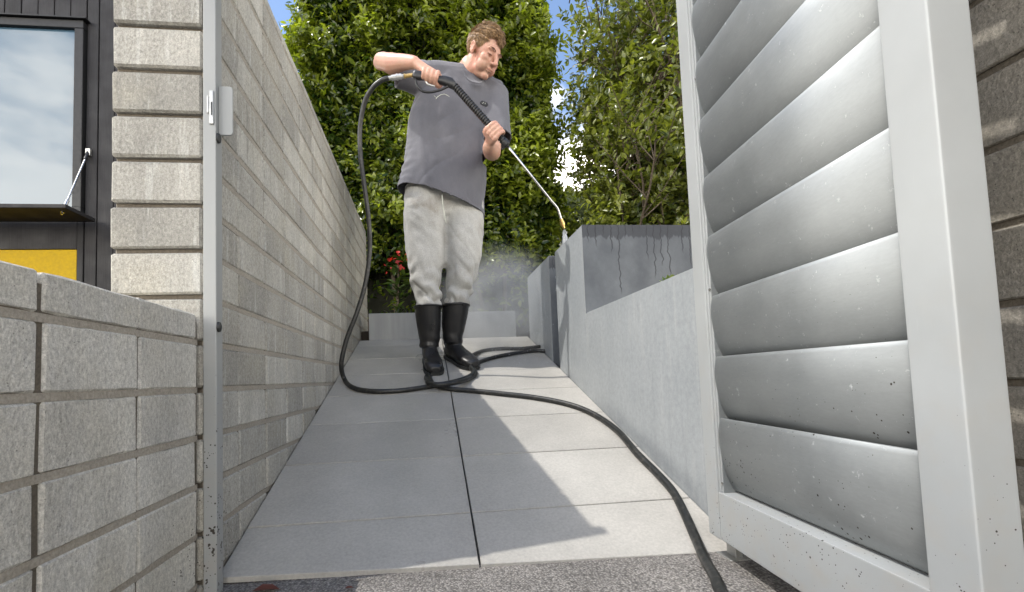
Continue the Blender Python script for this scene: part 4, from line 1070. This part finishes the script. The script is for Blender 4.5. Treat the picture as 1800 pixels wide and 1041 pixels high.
link('lance_tube', tube_bm([L1_+ldir*.02]+catmull([K1, at(976, 361, 2.093), K2, K3], 4), .0056, 10), M['steel'], wand, smooth=True)
nd = (K3-K2).normalized()
link('nozzle', tube_bm([K3-nd*.008, K3+nd*.004, K3+nd*.005, K3+nd*.024, K3+nd*.026, K3+nd*.040], [.0085, .0085, .0110, .0110, .0075, .0065], 14), M['brass'], wand)
h0, h1 = at(726, 132, 1.985), at(682, 138, 1.985); hd = (h1-h0).normalized(); hl = (h1-h0).length
link('coupling', tube_bm([h0, h0+hd*hl*.30, h0+hd*hl*.31, h0+hd*hl*.38], [.0085, .0085, .0105, .0105], 14), M['brass'], wand)
link('hose_tail', tube_bm([h0+hd*hl*q for q in (.38, .45, .46, .60, .61, .66, .67, .85, .86, 1.0)], [.009, .009, .0125, .0125, .0145, .0145, .012, .012, .0095, .009], 14), M['galv'], wand)

# ------------------------------------------------------------------ hose
HRAD = .0106
def og(px, py, k=1.): p = on_ramp(px, py, HRAD*k); return p
pts_h = [h1-hd*.002, at(670, 142, 1.985), at(655, 155, 1.995), at(641, 180, 2.02), at(633, 225, 2.05), at(634, 275, 2.07), at(641, 330, 2.08), at(648, 385, 2.09), at(650, 440, 2.10), at(643, 495, 2.10), at(628, 548, 2.09), at(610, 595, 2.09), at(600, 640, 2.09), og(606, 668), og(622, 682), og(655, 688), og(700, 687), og(745, 681), og(785, 674), og(815, 666),
         og(832, 656, 2.2), og(828, 645, 2.4), og(842, 637), og(870, 628), og(905, 621), og(938, 617), og(964, 617), og(972, 612), og(955, 609), og(915, 613), og(880, 613), og(845, 618), og(824, 632, 2.2), og(836, 655, 1.), og(828, 664, 1), og(805, 672, 3.0), og(770, 676, 3.4),
         og(752, 672, 3.), og(747, 663, 1.2), og(760, 657, 1.2), og(778, 664, 1.2), og(782, 674, 1.2)]
pts_h = pts_h[:-4]+[og(757, 672, 2.6), og(749, 665), og(753, 659), og(757, 668, 1.2), og(764, 677, 1.), og(785, 683), og(830, 687), og(880, 692), og(940, 699), og(1000, 711), og(1045, 729), og(1085, 757), og(1120, 797), og(1155, 832), og(1183, 864), og(1202, 900)]
gz = -.392+HRAD
def og2(px, py): d = ray(px, py); return d*(gz/d.z)
pts_h += [og(1219, 938), V(og2(1240, 985)), og2(1257, 1015), og2(1275, 1050), V((.46, .60, gz)), V((.40, .2, gz)), V((.5, -.6, gz)), V((.3, -1.8, gz))]
hs = link('hose', tube_bm(catmull(pts_h, 7), HRAD, 14), M['hose'], None, smooth=True)
tag(hs, 'black rubber hose hanging from the gun, looping on the tiles and off down the driveway', 'hose')

# ------------------------------------------------------------------ water: a fan of droplets and drifting mist
tip = K3+nd*.045; hit = V((XR-.03, 2.22, .52))
bm = bmesh.new()
for i in range(420):
    q = random.random()**.7; sp__ = .004+.05*q; a = random.gauss(0, .4)
    p = tip+(nd*.6+V((.05, .15, -1))*.5).normalized()*q*.28+V((random.gauss(0, sp__*.6), random.gauss(0, sp__), random.gauss(0, sp__*.4)))
    l = random.uniform(.004, .014); tube_bm([p, p+V((random.gauss(0, .002), random.gauss(0, .002), -l))], [.0009, .0003], 3, False, bm)
for i in range(520):
    p = V((random.uniform(.12, .66), random.uniform(2.3, 2.9), 0)); p.z = ramp(p.y)+abs(random.gauss(0, .22)); l = random.uniform(.003, .010)
    if p.x < .34 and p.y < 2.5: continue
    tube_bm([p, p+V((random.gauss(0, .003), random.gauss(0, .002), -l))], [.0008, .0003], 3, False, bm)
t = NT('water_drop'); t.fin((.82, .85, .88), .15, Alpha=.8, Specular_IOR_Level=.8)
tag(link('water_spray', bm, t.m), 'fine white water droplets spraying off the nozzle and bouncing from the wall', 'water', kind='stuff')
vol = bmesh.new(); bmesh.ops.create_uvsphere(vol, u_segments=24, v_segments=16, radius=1)
vc = V((.42, 2.68, .42)); vr = V((.46, .42, .42))
for v in vol.verts: v.co = V((vc.x+v.co.x*vr.x, vc.y+v.co.y*vr.y, vc.z+v.co.z*vr.z))
t = NT('water_mist'); t.t.nodes.remove(t.b); p = t.pos()
tco = t.n('TexCoord').outputs['Generated']; dd = t.n('VectorMath', {0: tco, 1: (.5, .5, .5)}, operation='DISTANCE').outputs['Value']
dens = t.math('MULTIPLY', t.rng(dd, .48, .12, 0, 1, True), t.rng(t.noise(p, 5.5, 4, .6), .35, .72, .15, 1.6))
pv = t.n('VolumePrincipled', {'Color': (.93, .95, .97), 'Density': t.math('MULTIPLY', dens, 3.2), 'Anisotropy': .25})
t.t.links.new(pv.outputs[0], t.out.inputs['Volume'])
fan = bmesh.new(); fd = (nd*.4+V((-.05, .25, -1))*.6).normalized()
tube_bm([tip, tip+fd*.06, tip+fd*.16, tip+fd*.30], [.006, .018, .040, .070], 14, True, fan)
tf = NT('water_fan'); tf.t.nodes.remove(tf.b); pf = tf.pos((30, 30, 6)); pz = tf.xyz()[2]
fv = tf.n('VolumePrincipled', {'Color': (.94, .96, .98), 'Density': tf.math('MULTIPLY', tf.rng(tf.noise(pf, 3, 4, .6), .35, .7, .3, 1.5), tf.rng(pz, tip.z-.30, tip.z, 3.0, 45.)), 'Anisotropy': .2})
tf.t.links.new(fv.outputs[0], tf.out.inputs['Volume'])
tag(link('water_jet', fan, tf.m), 'pale fan of water leaving the wand nozzle towards the wall top', 'water', kind='stuff')
tag(link('water_mist', vol, t.m), 'soft white mist drifting above the top of the ramp', 'mist', kind='stuff')
